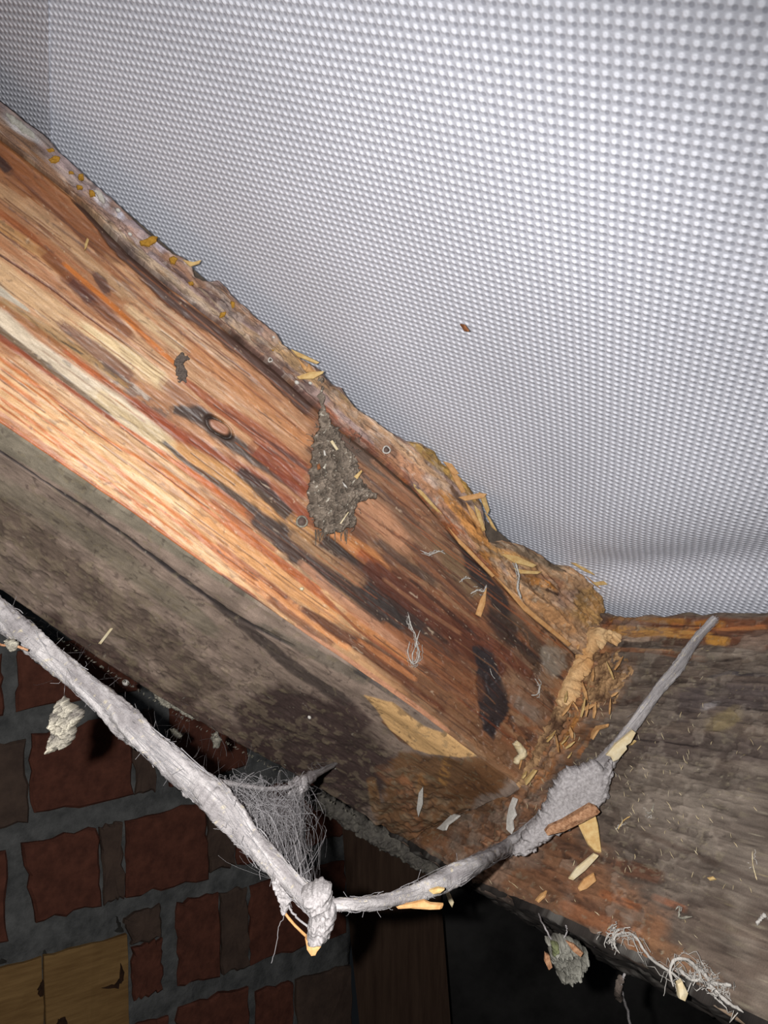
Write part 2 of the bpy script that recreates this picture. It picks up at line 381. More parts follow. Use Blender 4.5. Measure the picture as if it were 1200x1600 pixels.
X([(0,470),(60,505),(120,545),(200,604)], 14, (178,142,98), .8)
X([(68,514),(100,535),(142,562)], 4, (70,58,48), .8, brk=.5)
X([(96,506),(150,545),(205,592)], [14,22,20], (128,86,72), .8)
X([(150,565),(200,605),(262,650)], [12,20,16], (104,88,84), .75, brk=.4)
X([(190,590),(240,630)], 10, (215,200,190), .6, brk=.62)
X([(258,598),(290,625),(330,655)], 18, (150,100,75), .7)
X([(-30,455),(0,477),(40,502),(80,532),(130,572)], 9, (160,104,62), .85)
X([(100,548),(130,572),(190,618),(250,660),(310,700)], [6,9,11,12,9], (184,92,42), .85)
X([(-60,455),(0,497),(40,532),(90,568),(130,598),(180,634),(255,692)], [22,26,26,26,30,38,36], (224,206,186), .95, .3, .25)
X([(150,615),(255,690),(272,704)], [22,36,20], (216,188,146), .8, .4)
X([(170,640),(210,665),(262,700)], 5, (120,98,72), .6, brk=.45)
X([(-30,492),(0,516),(40,547),(80,577),(130,616),(172,648)], [12,11,10,9,8,5], (108,84,60), .9)
X([(-30,505),(0,527),(40,557),(80,590),(130,626),(190,666)], [7,8,9,10,10,7], (152,68,36), .85)
X([(180,660),(240,700),(300,738),(345,770)], [6,9,9,8], (214,112,52), .9)
# growth rings of the lower half
for pts, ww in (([(-40,532),(0,560),(60,604),(110,645),(170,690),(230,722),(300,776),(370,836),(450,892),(530,958)], 6),
                ([(-40,560),(0,588),(50,625),(100,664),(150,705),(200,746),(260,792),(330,850),(400,902),(470,955)], 7),
                ([(-40,594),(0,622),(60,666),(100,700),(150,740),(220,792),(300,850)], 5),
                ([(-40,606),(0,634),(80,690),(160,745),(240,805)], 3), ([(240,722),(330,790),(420,862),(500,920)], 5),
                ([(0,574),(60,615),(140,680)], 2.5), ([(0,604),(70,655),(130,700)], 2.5), ([(200,760),(300,832),(400,915)], 4)):
    X(pts, ww, (210,118,54), .85, .6, .5)
X([(-40,622),(0,648),(50,684),(100,722)], 12, (178,104,64), .7)
X([(-60,622),(0,659),(100,727),(200,796),(330,888),(400,936)], 9, (186,98,52), .8)
X([(120,720),(200,780),(280,840),(330,880)], 7, (238,200,170), .5, brk=.5)
X([(30,560),(160,655),(300,752)], 12, (244,204,160), .5)
X([(60,635),(200,735),(350,840)], 14, (250,208,160), .6)
# middle, round the knot
X([(205,625),(260,665),(310,700),(390,748),(450,792),(482,815)], [14,20,26,34,34,26], (150,68,36), .85, .5)
X([(286,592),(340,635),(400,672),(480,742)], [10,20,26,30], (156,78,44), .8)
X([(300,545),(380,610),(480,690)], 24, (204,136,86), .6)
X([(270,640),(310,648),(350,682),(400,718),(470,768)], [12,28,24,20,12], (60,48,46), .92, .4, .5)
X([(400,702),(440,735),(480,770)], 26, (146,66,38), .8)
X([(272,704),(350,742),(420,790),(470,828),(545,885)], [30,32,30,24,14], (212,156,100), .95, .35, .4)
X([(372,735),(410,765),(452,806)], [14,26,18], (58,45,42), .92)
X([(255,690),(290,722),(340,757),(400,802)], [6,9,12,16], (62,50,45), .88)
X([(280,725),(330,760),(400,815),(460,870)], 12, (200,110,52), .7)
X([(395,805),(450,848),(500,888),(560,925),(650,992),(700,1030)], [22,44,48,42,34,20], (62,47,43), .95, .35)
X([(500,845),(560,890),(620,945),(660,985)], [26,44,48,30], (52,43,41), .94, .35)
X([(455,836),(505,868),(562,908)], [12,20,18], (176,134,98), .85)
X([(530,880),(565,905)], 24, (150,105,78), .7)
X([(350,815),(420,866),(500,925)], 12, (196,108,58), .75)
X([(300,800),(350,840),(450,912),(525,968)], [20,26,26,14], (232,168,112), .9)
X([(350,868),(420,925),(480,966),(545,1012)], [20,22,18,12], (230,156,102), .85)
X([(340,850),(400,895),(450,935)], 7, (160,82,46), .7)
X([(345,900),(390,935),(440,972)], [10,15,10], (96,66,60), .85)
X([(470,880),(560,960),(620,1005),(660,1035)], [12,20,18,10], (202,146,116), .85)
X([(470,950),(530,990),(580,1020),(640,1062),(700,1105)], [8,18,24,26,22], (98,54,36), .88)
X([(540,960),(600,1005),(640,1035)], 12, (214,140,84), .7)
X([(480,905),(560,985),(640,1040)], 4, (150,80,50), .7)
X([(460,978),(560,1043),(640,1098),(700,1142)], [8,10,9,6], (210,150,120), .9, .3, .3)
# upper middle
X([(115,312),(150,345),(180,382),(230,430),(270,468),(330,511),(400,562),(440,596),(490,642)], [8,14,18,22,24,26,26,26,24], (84,62,58), .95, .3, .4, disp=-.0012)  # shaded side of the groove painted dark into the wood, slightly recessed
X([(240,470),(300,520),(360,570)], 14, (214,178,150), .6)
X([(170,420),(260,500),(350,575),(470,672)], 3, (150,92,62), .8, .5, .4)
X([(200,405),(300,490),(420,590),(480,640)], 3, (160,104,76), .6, .5, .4)
X([(240,455),(340,545),(440,628)], 3, (140,86,60), .6)
X([(190,440),(240,485),(270,510)], 10, (120,100,88), .5, brk=.5)
X([(200,480),(250,520),(285,545)], 14, (232,200,160), .6)
X([(420,690),(480,735),(500,760)], 5, (92,50,40), .8)
X([(350,640),(420,690),(480,728)], 4, (110,56,40), .7)
# right of the dust clump
X([(500,660),(560,704),(640,762),(700,822),(760,900)], [16,24,24,24,16], (92,76,68), .9)
X([(560,745),(620,800),(700,872),(760,930)], [20,26,30,20], (138,104,82), .8)
X([(545,765),(590,806),(632,850)], [26,42,30], (198,144,112), .95, .35)
X([(580,720),(650,780),(700,830)], 8, (170,120,92), .7)
X([(520,830),(575,868),(605,892)], [16,28,14], (204,134,80), .9)
X([(560,862),(590,885),(620,912)], 14, (160,82,40), .85)
X([(590,845),(640,885),(680,910)], 12, (84,66,58), .7)
X([(570,880),(640,935),(720,995),(790,1050)], [26,48,50,24], (92,48,33), .92, .4)
X([(600,905),(660,950),(720,990)], 6, (160,110,80), .6)
p.blob([(680,845),(735,870),(770,930),(735,935),(690,890)], (134,108,82), .8, 16, 12)
p.blob([(714,852),(746,872),(778,915),(806,955),(790,975),(762,935),(735,905)], (50,42,43), .95, 8, 8)
p.blob([(762,945),(800,955),(812,985),(805,1012),(780,1002),(762,975)], (60,48,44), .9, 12, 10)
p.blob([(740,1012),(766,1008),(776,1040),(792,1082),(797,1106),(782,1132),(771,1164),(757,1142),(747,1100),(744,1058)], (46,39,43), .97, 6, 8)
X([(800,960),(840,1010),(872,1050)], 16, (96,78,66), .7)
X([(760,960),(820,1010),(880,1062)], 5, (60,40,36), .9)
X([(790,1030),(840,1075),(865,1100)], 5, (66,46,40), .8)
X([(740,985),(790,1025),(830,1060)], 20, (118,66,48), .8)
X([(800,1000),(840,1035)], 14, (60,48,44), .8)
p.blob([(845,1000),(885,1022),(890,1045),(865,1060),(848,1030)], (152,140,130), .7, 10, 14)
X([(800,1070),(835,1095),(850,1120)], 40, (146,112,92), .7, iso=1)
X([(805,1095),(840,1120)], 20, (140,122,112), .7, iso=1)
X([(770,1165),(800,1180),(815,1205)], 24, (128,92,68), .7, iso=1)
X([(640,1000),(700,1045),(740,1075)], 40, (134,82,54), .7)
X([(650,1060),(700,1095),(745,1130)], 22, (132,92,66), .8)
X([(700,1120),(750,1160),(790,1200)], 20, (150,108,80), .7)
for k in range(16): X([(630+k*9,1080-k*9),(690+k*9,1124-k*9),(738+k*6,1160-k*10)], 2, (84,50,40) if k % 3 else (150,104,74), .5, rag=.4)
for k in range(8): X([(600+k*12,820+k*8),(680+k*10,890+k*8),(730+k*8,935+k*9)], 2.5, (84,56,46), .5, rag=.4)
for k in range(10): X([(520+12*k,700+10*k),(600+10*k,770+10*k)], 2.5, (96,64,50), .5, rag=.4)
X([(330,782),(380,822),(430,860)], [6,10,8], (168,88,44), .8); X([(400,850),(470,905),(520,945)], [8,12,8], (176,96,48), .75); X([(300,830),(350,870),(400,905)], [6,9,6], (186,104,54), .7)
X([(420,935),(470,972),(520,1006)], [8,12,8], (120,66,44), .7); X([(560,1000),(610,1034),(650,1062)], [6,10,6], (206,134,86), .7); X([(600,975),(650,1012),(690,1040)], [10,14,8], (168,106,70), .7)
X([(640,905),(700,955),(750,1000)], [5,7,5], (62,38,30), .7); X([(600,930),(660,975),(700,1005)], [6,9,6], (58,44,40), .7); X([(480,700),(500,716)], 10, (70,46,40), .6)
random.seed(4)
for k in range(90):                                     # fine latewood lines
    x = random.uniform(-60, 760); f0 = random.uniform(.06, .94)
    yt = np.interp(x, [a for a, b in G], [b for a, b in G]); yb = np.interp(x, [a for a, b in Bl], [b for a, b in Bl]); y = yt+(yb-yt)*f0
    L_ = random.uniform(40, 130); X([(x, y), (x+L_/2, y+L_*.5*.74), (x+L_, y+L_*.73)], random.uniform(1.5, 3), random.choice([(120,62,38),(170,96,56),(90,60,50),(130,90,70)]), random.uniform(.3, .6), .5, .4)
for k in range(70):                                     # crisp dark checks along the grain
    x = random.uniform(-40, 820); f0 = random.uniform(.05, .95)
    yt = np.interp(x, [a for a, b in G], [b for a, b in G]); yb = np.interp(x, [a for a, b in Bl], [b for a, b in Bl]); y = yt+(yb-yt)*f0
    L_ = random.uniform(30, 110); X([(x, y), (x+L_/2, y+L_*.5*.75), (x+L_, y+L_*.74)], random.uniform(1.4, 2.4), random.choice([(96,52,36),(84,56,46),(120,70,44)]), random.uniform(.4, .75), .4, .25, disp=-.0002)
p.grain(.14, .22, .10)
p.flecks(1, .0011, (70,50,42), .5, 3, .80, 3.); p.flecks(2, .0008, (250,225,200), .45, 5, .84, 2.)
# hollow of the knot
kc = on_face([(343,668)])[0]; ang = math.radians(33)
da = S-kc[0]; db = Hh-kc[1]; q = on_face([(343,668),(373,688)]); dv = (q[1]-q[0])/np.linalg.norm(q[1]-q[0])
al = da*dv[0]+db*dv[1]; ac = -da*dv[1]+db*dv[0]
ell = np.sqrt((al/.0088)**2+(ac/.0040)**2)*(1+.5*p.n3); th = np.arctan2(ac, al)
ring = np.exp(-((ell-1.08)/.17)**2)*np.clip(.35+.9*np.exp(-((np.abs(th+2.2))/.7)**2)+.8*np.exp(-((th-.35)/.5)**2)+.5*np.exp(-((th-1.6)/.6)**2), 0, 1); p._mix(np.where(ell > .55, ring, 0), (40,32,30), .9, -.003); p._mix(1-sm(.62, .9, ell), (176,120,94), .95, .0004)
p.disp += -.0016*np.exp(-(v/.012)**2)[None]+(p.n1*.0011+p.n2*.0005)+.0012*(fbm(S/.05, Hh/.012, 21, 2)-.5)
p.disp -= .002*sm(.985, 1, v)[None]
ln = p.disp
Sp, Hp, W = skirted(S, Hh, ln, lambda a, b, d: roof(a, d, b), .012)
colp = np.stack([pad(p.col[...,i]) for i in range(3)], -1)
tag(mk('side_face', W.reshape(-1, 3), gridq(*Sp.shape), M_face, raf, colp, np.stack([Sp, Hp], -1)), 'orange, cream and rust streaked side of the rafter')

# --- crusty strip along the top edge
nu, nv = 620, 64
su_ = np.concatenate([np.linspace(SL, -.45, 30)[:-1], np.linspace(-.45, .0, nu)]); v = np.linspace(0, 1, nv)
S = np.repeat(su_[:,None], nv, 1); top = ft(su_); bot = np.maximum(fg(su_)-.0002, top+.0015); Hh = top[:,None]+(bot-top)[:,None]*v[None]
mpp = zdist(roof(S, 0, Hh))/F
p = Paint(S, Hh, on_face, mpp, 31); X = p.stroke
p.fill((162,136,118))
X([(-60,150),(0,205),(80,278),(150,345)], 40, (140,102,66), .8)
X([(8,180),(30,200),(62,222)], [12,20,12], (190,184,170), .9)
X([(0,160),(75,222),(150,292),(230,368)], 14, (158,144,134), .7)
X([(80,240),(140,300),(200,365),(260,420)], 34, (158,138,126), .85)
X([(30,240),(80,290),(130,335),(170,375)], 12, (190,164,126), .7, brk=.4)
X([(150,305),(162,318)], 16, (224,214,200), .9, iso=1); X([(180,332),(190,340)], 10, (222,216,210), .8, iso=1)
X([(120,318),(165,352),(230,408),(300,464),(370,520),(440,580)], [10,12,14,14,12,8], (196,168,128), .85)
X([(215,365),(255,392)], 14, (200,188,182), .75, iso=1); X([(200,340),(260,385)], 12, (120,104,100), .6)
X([(250,400),(300,440),(345,480)], 20, (128,96,78), .7); X([(330,450),(400,510)], 16, (140,112,86), .8)
X([(180,372),(210,395)], 10, (110,90,84), .6, iso=1); X([(290,405),(300,425)], 10, (175,160,140), .6, iso=1)
X([(345,475),(360,490)], 12, (90,84,86), .7, iso=1); X([(352,500),(360,508)], 12, (90,86,86), .7, iso=1)
X([(270,420),(340,470),(400,520)], 5, (92,72,62), .6); X([(300,440),(360,500)], 4, (196,170,130), .6)
X([(330,500),(400,560),(470,620),(520,660)], [20,26,26,20], (128,94,76), .85)
X([(360,505),(400,530),(440,565)], 14, (196,160,116), .8); X([(400,540),(450,590),(480,610)], 20, (112,84,72), .7)
X([(430,540),(470,575),(500,600)], 22, (200,160,104), .8, iso=1)
X([(350,520),(430,590),(500,650)], 4, (176,98,48), .8); X([(370,545),(430,595)], 7, (160,74,40), .7)
X([(500,600),(560,650),(640,720),(690,770)], [18,30,36,30], (200,158,112), .9)
X([(500,640),(560,690),(640,752)], [20,20,10], (156,96,64), .85)
X([(560,640),(620,690),(650,715)], 5, (230,200,160), .6); X([(520,610),(560,640)], 8, (160,130,80), .6)
X([(600,700),(660,750),(720,820)], 22, (190,136,96), .8); X([(620,745),(680,800),(740,862),(780,905)], [8,14,16,12], (176,104,58), .9)
X([(640,690),(700,735),(745,780)], [14,24,24], (190,150,74), .9, iso=1)
X([(690,770),(740,830),(765,870)], [14,26,26], (206,144,76), .9); X([(700,760),(720,785),(735,800)], 8, (96,66,40), .8, iso=1)
X([(720,800),(742,826)], 8, (110,70,40), .7, iso=1); X([(660,745),(680,760)], 12, (212,186,160), .6, iso=1)
# the broken end by the purlin
p.blob([(760,846),(800,848),(850,868),(925,903),(957,960),(915,1034),(890,1012),(770,905)], (196,156,116), .92, 8, 6)
X([(770,850),(800,855),(850,878),(880,890)], 12, (112,100,84), .8, iso=1); X([(765,862),(800,872),(830,888)], 16, (214,162,96), .8, iso=1)
X([(800,890),(850,905),(880,915)], 16, (138,96,72), .8); X([(820,905),(860,915),(880,930)], 12, (192,130,62), .8)
p.blob([(800,915),(830,920),(890,960),(900,985),(890,1005),(860,985),(820,945)], (206,156,106), .9, 8, 6)
X([(870,935),(900,935)], 26, (166,136,118), .8, iso=1); X([(850,920),(872,930)], 5, (60,42,34), .9)
p.blob([(905,920),(935,915),(948,940),(955,965),(920,980),(890,960)], (186,146,90), .9, 10, 8)
X([(780,880),(790,900)], 8, (160,140,128), .7); X([(770,890),(775,910),(800,950)], 10, (190,120,60), .7)
X([(850,985),(890,1015)], 10, (120,84,62), .8); X([(900,880),(940,905)], 10, (190,160,112), .8)
X([(860,990),(888,1020)], 6, (70,50,42), .8)
g1 = fbm(S/.016, Hh/.0034, 311, 4); g2 = fbm(S/.010, Hh/.0030, 312, 4)
p._mix(sm(.55, .61, g1), (110,92,80), .4, -.0005); p._mix(sm(.57, .62, g2), (206,184,156), .35, .0004); p._mix(sm(.60, .66, fbm(S/.014, Hh/.006, 313, 3)), (178,128,80), .35, 0)
p.grain(.28, .40, .4); p.flecks(1, .0013, (70,56,48), .6, 3, .74, 1.6); p.flecks(2, .0011, (226,208,180), .5, 5, .80, 1.4); p.flecks(4, .003, (110,88,70), .5, 8, .74, 1.3)
p.col *= (np.array([1.14, 1.17, 1.40])[None,None]*(1-sm(-.2, -.1, S))[...,None]+np.array([1.12, 1.10, 1.12])[None,None]*sm(-.2, -.1, S)[...,None])
lip = np.exp(-((1-v)/.09)**2)[None]*.0010
rough = (fbm(S/.022, Hh/.005, 61, 4)-.5)*.0046+(fbm(S/.0035, Hh/.002, 62, 3)-.5)*.0024
prof = .0022-.0025*(1-sm(0, .10, v))[None]-.004*sm(.975, 1, v)[None]
p.disp += rough+prof+lip
broken = sm(-.085, -.06, S)                                       # the last few centimetres are torn out
q3 = fbm(S/.035, Hh/.0045, 66, 3)*6; st3 = (np.floor(q3)+sm(.6, 1, q3-np.floor(q3)))/6-.5
p.disp += broken*(st3*.010+(fbm(S/.004, Hh/.0025, 67, 3)-.5)*.0022-.002)
Sp, Hp, W = skirted(S, Hh, p.disp, lambda a, b, d: roof(a, d, b), .022)
colp = np.stack([pad(p.col[...,i]) for i in range(3)], -1)
strip = tag(mk('wane_strip', W.reshape(-1, 3), gridq(*Sp.shape), M_rot, raf, colp, np.stack([Sp, Hp], -1)), 'crusty grey-brown strip along the upper edge, torn and orange at its end')

# --- underside
BB = [(-330,706),(0,930),(100,1000),(200,1065),(300,1128),(400,1184),(480,1226),(560,1275),(640,1322),(660,1334)]
q = on_face(BB, -WT); o = np.argsort(q[:,0]); qs_, qh_ = q[o,0], q[o,1]; fu = lambda s: np.interp(s, qs_, qh_)
nu, nv = 520, 200
su_ = np.concatenate([np.linspace(SL, -.48, 24)[:-1], np.linspace(-.48, .0, nu)]); v = np.linspace(0, 1, nv)
S = np.repeat(su_[:,None], nv, 1); Tt = -WT*v[None]+0*S; Hh = fb(su_)[:,None]*(1-v)[None]+fu(su_)[:,None]*v[None]
mpp = zdist(roof(S, Tt, Hh))/F
p = Paint(S, Tt, on_under, mpp, 51); X = p.stroke
p.fill((154,134,120))
X([(-100,610),(0,684),(100,750),(200,818),(330,908),(450,990),(520,1036)], [36,38,36,34,30,26,20], (138,128,111), .95, .2, .2)
X([(-60,660),(0,702),(70,752),(150,808),(230,868),(300,922),(360,966),(450,1020)], [6,6,6,8,9,12,10,6], (62,58,60), .9, .4, .4, disp=-.001)
X([(-60,716),(0,745),(100,806),(200,878),(300,950),(340,985)], [30,34,38,38,34,20], (132,121,104), .8, .4)
X([(-50,740),(60,820),(160,900),(260,980),(350,1060)], 60, (100,84,72), .7, iso=1)
X([(330,945),(400,1000),(470,1060),(540,1110)], [12,20,22,20], (74,64,60), .85)
X([(400,985),(480,1035),(560,1085)], 14, (108,100,88), .7)
X([(100,930),(250,1030),(380,1120),(470,1190)], 70, (84,64,58), .8, iso=1)
X([(0,900),(80,960),(160,1020)], 30, (76,66,62), .7, iso=1)
p.blob([(440,1060),(540,1110),(590,1160),(612,1190),(606,1245),(560,1255),(480,1215),(420,1150),(380,1080)], (66,50,48), .92, 26, 24)
p.blob([(625,1185),(700,1200),(800,1228),(640,1325),(590,1285),(602,1240),(610,1200)], (122,86,54), .9, 14, 14)
X([(500,1028),(560,1070),(620,1112),(700,1166),(790,1218)], [14,22,26,24,10], (84,82,82), .92, .3)
X([(505,1030),(530,1048)], 5, (214,210,204), .9, iso=1); X([(525,1045),(545,1058)], 5, (204,200,196), .8, iso=1)
X([(560,1065),(640,1122),(720,1178),(780,1215)], 4, (170,168,168), .7, brk=.5); X([(540,1070),(620,1125),(700,1180)], 4, (60,58,60), .7)
X([(590,1140),(620,1168),(650,1185)], 7, (120,76,44), .8)
X([(600,1200),(640,1240),(660,1290)], 26, (150,104,72), .6, iso=1); X([(655,1215),(660,1245)], 12, (196,136,76), .6, .6, 1.2, iso=1, brk=.45); X([(690,1200),(685,1235)], 13, (190,138,76), .6, .6, 1.2, iso=1, brk=.45)
X([(630,1215),(645,1235)], 14, (190,130,90), .7, iso=1); X([(585,1210),(600,1250)], 14, (150,110,70), .7, iso=1)
p.blob([(730,1215),(795,1230),(720,1275),(690,1250)], (110,74,46), .7, 16, 14)
e1 = fbm(S/.006, Tt/.005, 401, 4); lowr = sm(.28, .45, v)[None]
p._mix(sm(.55, .62, e1)*lowr, (150,134,110), .35, .0003); p._mix(sm(.56, .62, fbm(S/.009, Tt/.006, 402, 4))*lowr, (72,60,55), .32, -.0004)
p.grain(.10, .16, .36)
p.blob([(560,1100),(600,1118),(650,1155),(700,1180),(760,1200),(805,1226),(770,1218),(700,1198),(662,1192),(640,1182),(600,1152)], (238,190,130), .97, 3, 2.5)
X([(505,1030),(530,1048)], 5, (220,216,210), .9, iso=1); X([(525,1045),(548,1060)], 5, (212,208,204), .85, iso=1); X([(560,1066),(600,1092)], 4, (190,188,186), .7, brk=.4); X([(660,1140),(700,1166)], 5, (180,180,182), .7, brk=.4)
p.flecks(1, .0016, (140,126,100), .5, 3, .72, 2.); p.flecks(2, .0013, (56,44,42), .6, 5, .74, 2.); p.flecks(3, .0008, (190,180,160), .5, 6, .86, 1.2)
p.disp += p.n1*.0005+p.n2*.0005+(fbm(S/.03, Tt/.012, 71, 3)-.5)*.0016
p.disp += .0022*np.exp(-((v-.08)/.06)**2)[None]-.003*sm(.96, 1, v)[None]
near = sm(-.07, -.03, S)*sm(.2, .5, v)[None]; p.disp += near*(fbm(S/.008, Tt/.008, 72, 3)-.5)*.006
UNw = vw(UN)
Sp, Tp = pad(S), pad(Tt); Hp = pad(Hh); Dp = pad(p.disp); Dp[0], Dp[-1], Dp[:,0], Dp[:,-1] = -.012, -.012, -.004, -.02
W = roof(Sp, Tp, Hp)+Dp[...,None]*UNw
colp = np.stack([pad(p.col[...,i]) for i in range(3)], -1)
tag(mk('underside', W.reshape(-1, 3), gridq(*Sp.shape), M_old, raf, colp, np.stack([Sp, Tp], -1)), 'dull grey-brown underside of the rafter')

# --- core of the rafter behind those faces
def prism(name, prof, s0, s1, mat, parent, axis='s'):
    n = len(prof); V = []
    for s in (s0, s1):
        for a, h in prof: V.append(roof(s, a, h) if axis == 's' else roof(a, s, h))
    Fc = [tuple(range(n)), tuple(range(2*n-1, n-1, -1))]+[(i, i+n, (i+1) % n+n, (i+1) % n) for i in range(n)]
    return mk(name, np.array(V), Fc, mat, parent, smooth=False)
M_core = plain('old_wood', (112, 100, 88), (70, 62, 56), 120, .9, .1, .6, .001)
hbm = float(fb(np.array([-.3]))[0])
prism('heartwood', [(-.006, .004), (-.006, hbm-.008), (-WT*.97, .176), (-WT*.97, .004)], SL, -.004, M_core, raf)

# ------------------------------------------------------------------ purlin
pur = empty('purlin', roof(.05, .1, .2)); tag(pur, 'grey-brown dusty purlin crossing at the lower right, under the rafter end', 'beam')
PT = [(560,950),(900,968),(955,962),(975,965),(1000,966),(1020,962),(1040,966),(1060,962),(1080,958),(1100,963),(1120,960),(1160,958),(1200,960),(1400,950),(1700,950)]
PB = [(430,1190),(560,1272),(640,1324),(700,1362),(740,1385),(790,1405),(850,1430),(900,1455),(950,1480),(1000,1505),(1050,1532),(1100,1562),(1130,1580),(1200,1614),(1400,1712),(1700,1860)]
a1, b1_ = curve(PT, on_purlin); fpt = lambda t: np.interp(t, a1, b1_); a2, b2 = curve(PB, on_purlin); fpb = lambda t: np.interp(t, a2, b2)
nu, nv = 430, 400
tu = np.concatenate([np.linspace(-.13, .165, nu), np.linspace(.17, .5, 60)]); v = np.linspace(0, 1, nv)
T = np.repeat(tu[:,None], nv, 1); Hh = fpt(tu)[:,None]*(1-v)[None]+fpb(tu)[:,None]*v[None]
mpp = zdist(roof(0, T, Hh))/F; mpp = np.maximum(mpp, 1e-4)
p = Paint(T, Hh, on_purlin, mpp, 81); X = p.stroke
p.fill((106,94,82))
p.blob([(620,1320),(800,1225),(880,1270),(960,1360),(1040,1440),(1060,1540),(900,1460),(740,1385)], (132,94,66), .9, 60, 30)
p.blob([(1000,1220),(1210,1180),(1210,1420),(1100,1380),(1000,1290)], (132,123,110), .7, 90, 40)
X([(940,985),(1000,985),(1100,985),(1220,985)], 46, (124,76,48), .9, .3)
X([(955,984),(1000,988),(1060,990),(1110,992)], [16,18,16,10], (190,132,70), .8, .4, .8)
X([(955,968),(1010,970),(1070,972)], 9, (170,120,60), .8); X([(1075,980),(1110,975),(1130,978)], 14, (190,130,60), .7)
X([(1110,1000),(1135,1002)], 14, (206,146,66), .9); X([(1115,998),(1124,998)], 6, (90,72,56), .8, iso=1)
X([(1050,975),(1120,985),(1200,980)], 5, (190,120,70), .6); X([(1130,1000),(1200,1010)], 24, (110,72,52), .8)
X([(965,1005),(1000,1003),(1030,1010)], 11, (70,58,50), .85); X([(1030,1000),(1075,1004)], 12, (84,66,54), .85)
X([(975,997),(990,1000),(1015,998)], 8, (200,176,150), .8, iso=1)
X([(960,1014),(1040,1020),(1100,1030)], 10, (140,96,66), .8); X([(1000,1016),(1050,1016)], 4, (204,156,100), .6)
X([(940,990),(925,1050),(900,1120),(860,1180),(820,1225)], [30,70,80,80,50], (168,118,76), .9, .5, .8, iso=1)
X([(985,1040),(960,1080),(930,1130)], [30,40,30], (150,112,80), .7, .5, .8, iso=1)
X([(1000,1090),(950,1105),(905,1108)], 8, (84,62,50), .7)
X([(975,1050),(965,1085)], 8, (222,190,150), .7, iso=1); X([(950,1060),(940,1085)], 8, (210,170,120), .6, iso=1)
X([(900,1120),(880,1160),(850,1200)], 14, (200,140,70), .7, iso=1); X([(925,1140),(905,1180)], 10, (176,116,66), .7, iso=1)
X([(880,1170),(840,1215)], 16, (176,116,60), .7, iso=1); X([(820,1190),(810,1215)], 14, (140,90,60), .7, iso=1)
X([(1060,1100),(1130,1085),(1200,1090)], 60, (86,78,76), .75, .6, .8)
X([(1000,1160),(1100,1165),(1200,1175)], 40, (90,80,74), .7)
X([(1115,1130),(1140,1125),(1150,1115)], 30, (142,128,92), .7, iso=1); X([(1100,1105),(1120,1100)], 14, (168,164,160), .5, iso=1)
X([(990,1155),(1060,1162),(1090,1165)], 3, (50,42,40), .8); X([(1160,1108),(1205,1112)], 4, (50,42,40), .8); X([(1020,1055),(1110,1062)], 3, (66,52,46), .7)
X([(1130,1030),(1170,1028)], 4, (60,50,44), .8); X([(1080,1030),(1160,1022)], 7, (150,138,120), .6)
X([(1110,1060),(1140,1052),(1200,1055)], 8, (72,70,74), .7)
X([(1100,1420),(1200,1470)], 8, (150,138,120), .4); X([(1080,1330),(1200,1385)], 10, (92,82,72), .6); X([(1000,1300),(1120,1350)], 8, (96,80,68), .5)
X([(880,1415),(940,1440),(1000,1465)], [18,26,18], (156,100,66), .75); X([(940,1395),(1000,1420)], 12, (158,98,62), .7); X([(960,1350),(1030,1370)], 20, (140,90,60), .7); X([(800,1330),(860,1370),(930,1420)], 26, (128,88,62), .6)
X([(1020,1400),(1070,1420)], 10, (150,96,66), .6); X([(980,1460),(1060,1500),(1120,1540)], [20,36,24], (150,112,80), .7)
X([(800,1290),(860,1310),(920,1350)], 30, (118,82,58), .7)
X([(640,1325),(740,1384),(850,1430),(950,1480),(1060,1535)], 8, (64,58,54), .8)
X([(975,1475),(1020,1505),(1060,1520)], 9, (176,124,84), .8); X([(1110,1570),(1160,1592),(1200,1612)], 12, (168,140,110), .7)
p.blob([(640,1240),(730,1210),(800,1232),(790,1260),(720,1290),(660,1320)], (120,86,56), .8, 16, 14)
h1 = fbm(T/.05, Hh/.006, 321, 4); h2 = fbm(T/.02, Hh/.016, 322, 4); h3 = fbm(T/.012, Hh/.009, 323, 4)
p._mix(sm(.54, .64, h1), (66,56,50), .40, -.0006); p._mix(sm(.52, .66, h2), (138,128,114), .30, 0); p._mix(sm(.58, .64, h3), (160,150,134), .25, .0004)
p.col *= np.array([1.17, 1.13, 1.17])
p.grain(.34, .34, .25)
X([(955,985),(1000,988),(1060,990),(1112,993)], [14,16,14,8], (212,158,88), .8, .4, .8, brk=.36); X([(1108,1000),(1136,1003)], 14, (208,150,72), .85, iso=1); X([(1120,985),(1200,983)], 4, (196,130,80), .6); X([(1020,978),(1120,980)], 4, (110,66,44), .8)
X([(880,1416),(940,1440),(1000,1464)], [12,18,12], (160,108,76), .6); X([(935,1394),(1000,1420)], 9, (160,104,70), .55)
p.flecks(1, .0016, (150,138,116), .5, 3, .74, 2.4); p.flecks(2, .0016, (56,46,42), .6, 5, .75, 3.); p.flecks(3, .0009, (205,194,168), .55, 6, .86, 1.2); p.flecks(5, .0008, (225,205,150), .55, 9, .89, 1.3)
p.disp += p.n1*.0024+p.n2*.0012+(fbm(T/.07, Hh/.006, 91, 3)-.5)*.0022
jn = np.exp(-((T-.004)/.02)**2); p.disp += jn*(fbm(T/.007, Hh/.007, 95, 4)-.5)*.007
p.disp -= .003*sm(.97, 1, v)[None]; p.disp += .003*(1-sm(.0, .10, v))[None]*fbm(T/.03, Hh/.01, 97, 2)
Tp, Hp, W = skirted(T, Hh, p.disp, lambda a_, b_, d: roof(-d, a_, b_), .012)
colp = np.stack([pad(p.col[...,i]) for i in range(3)], -1)
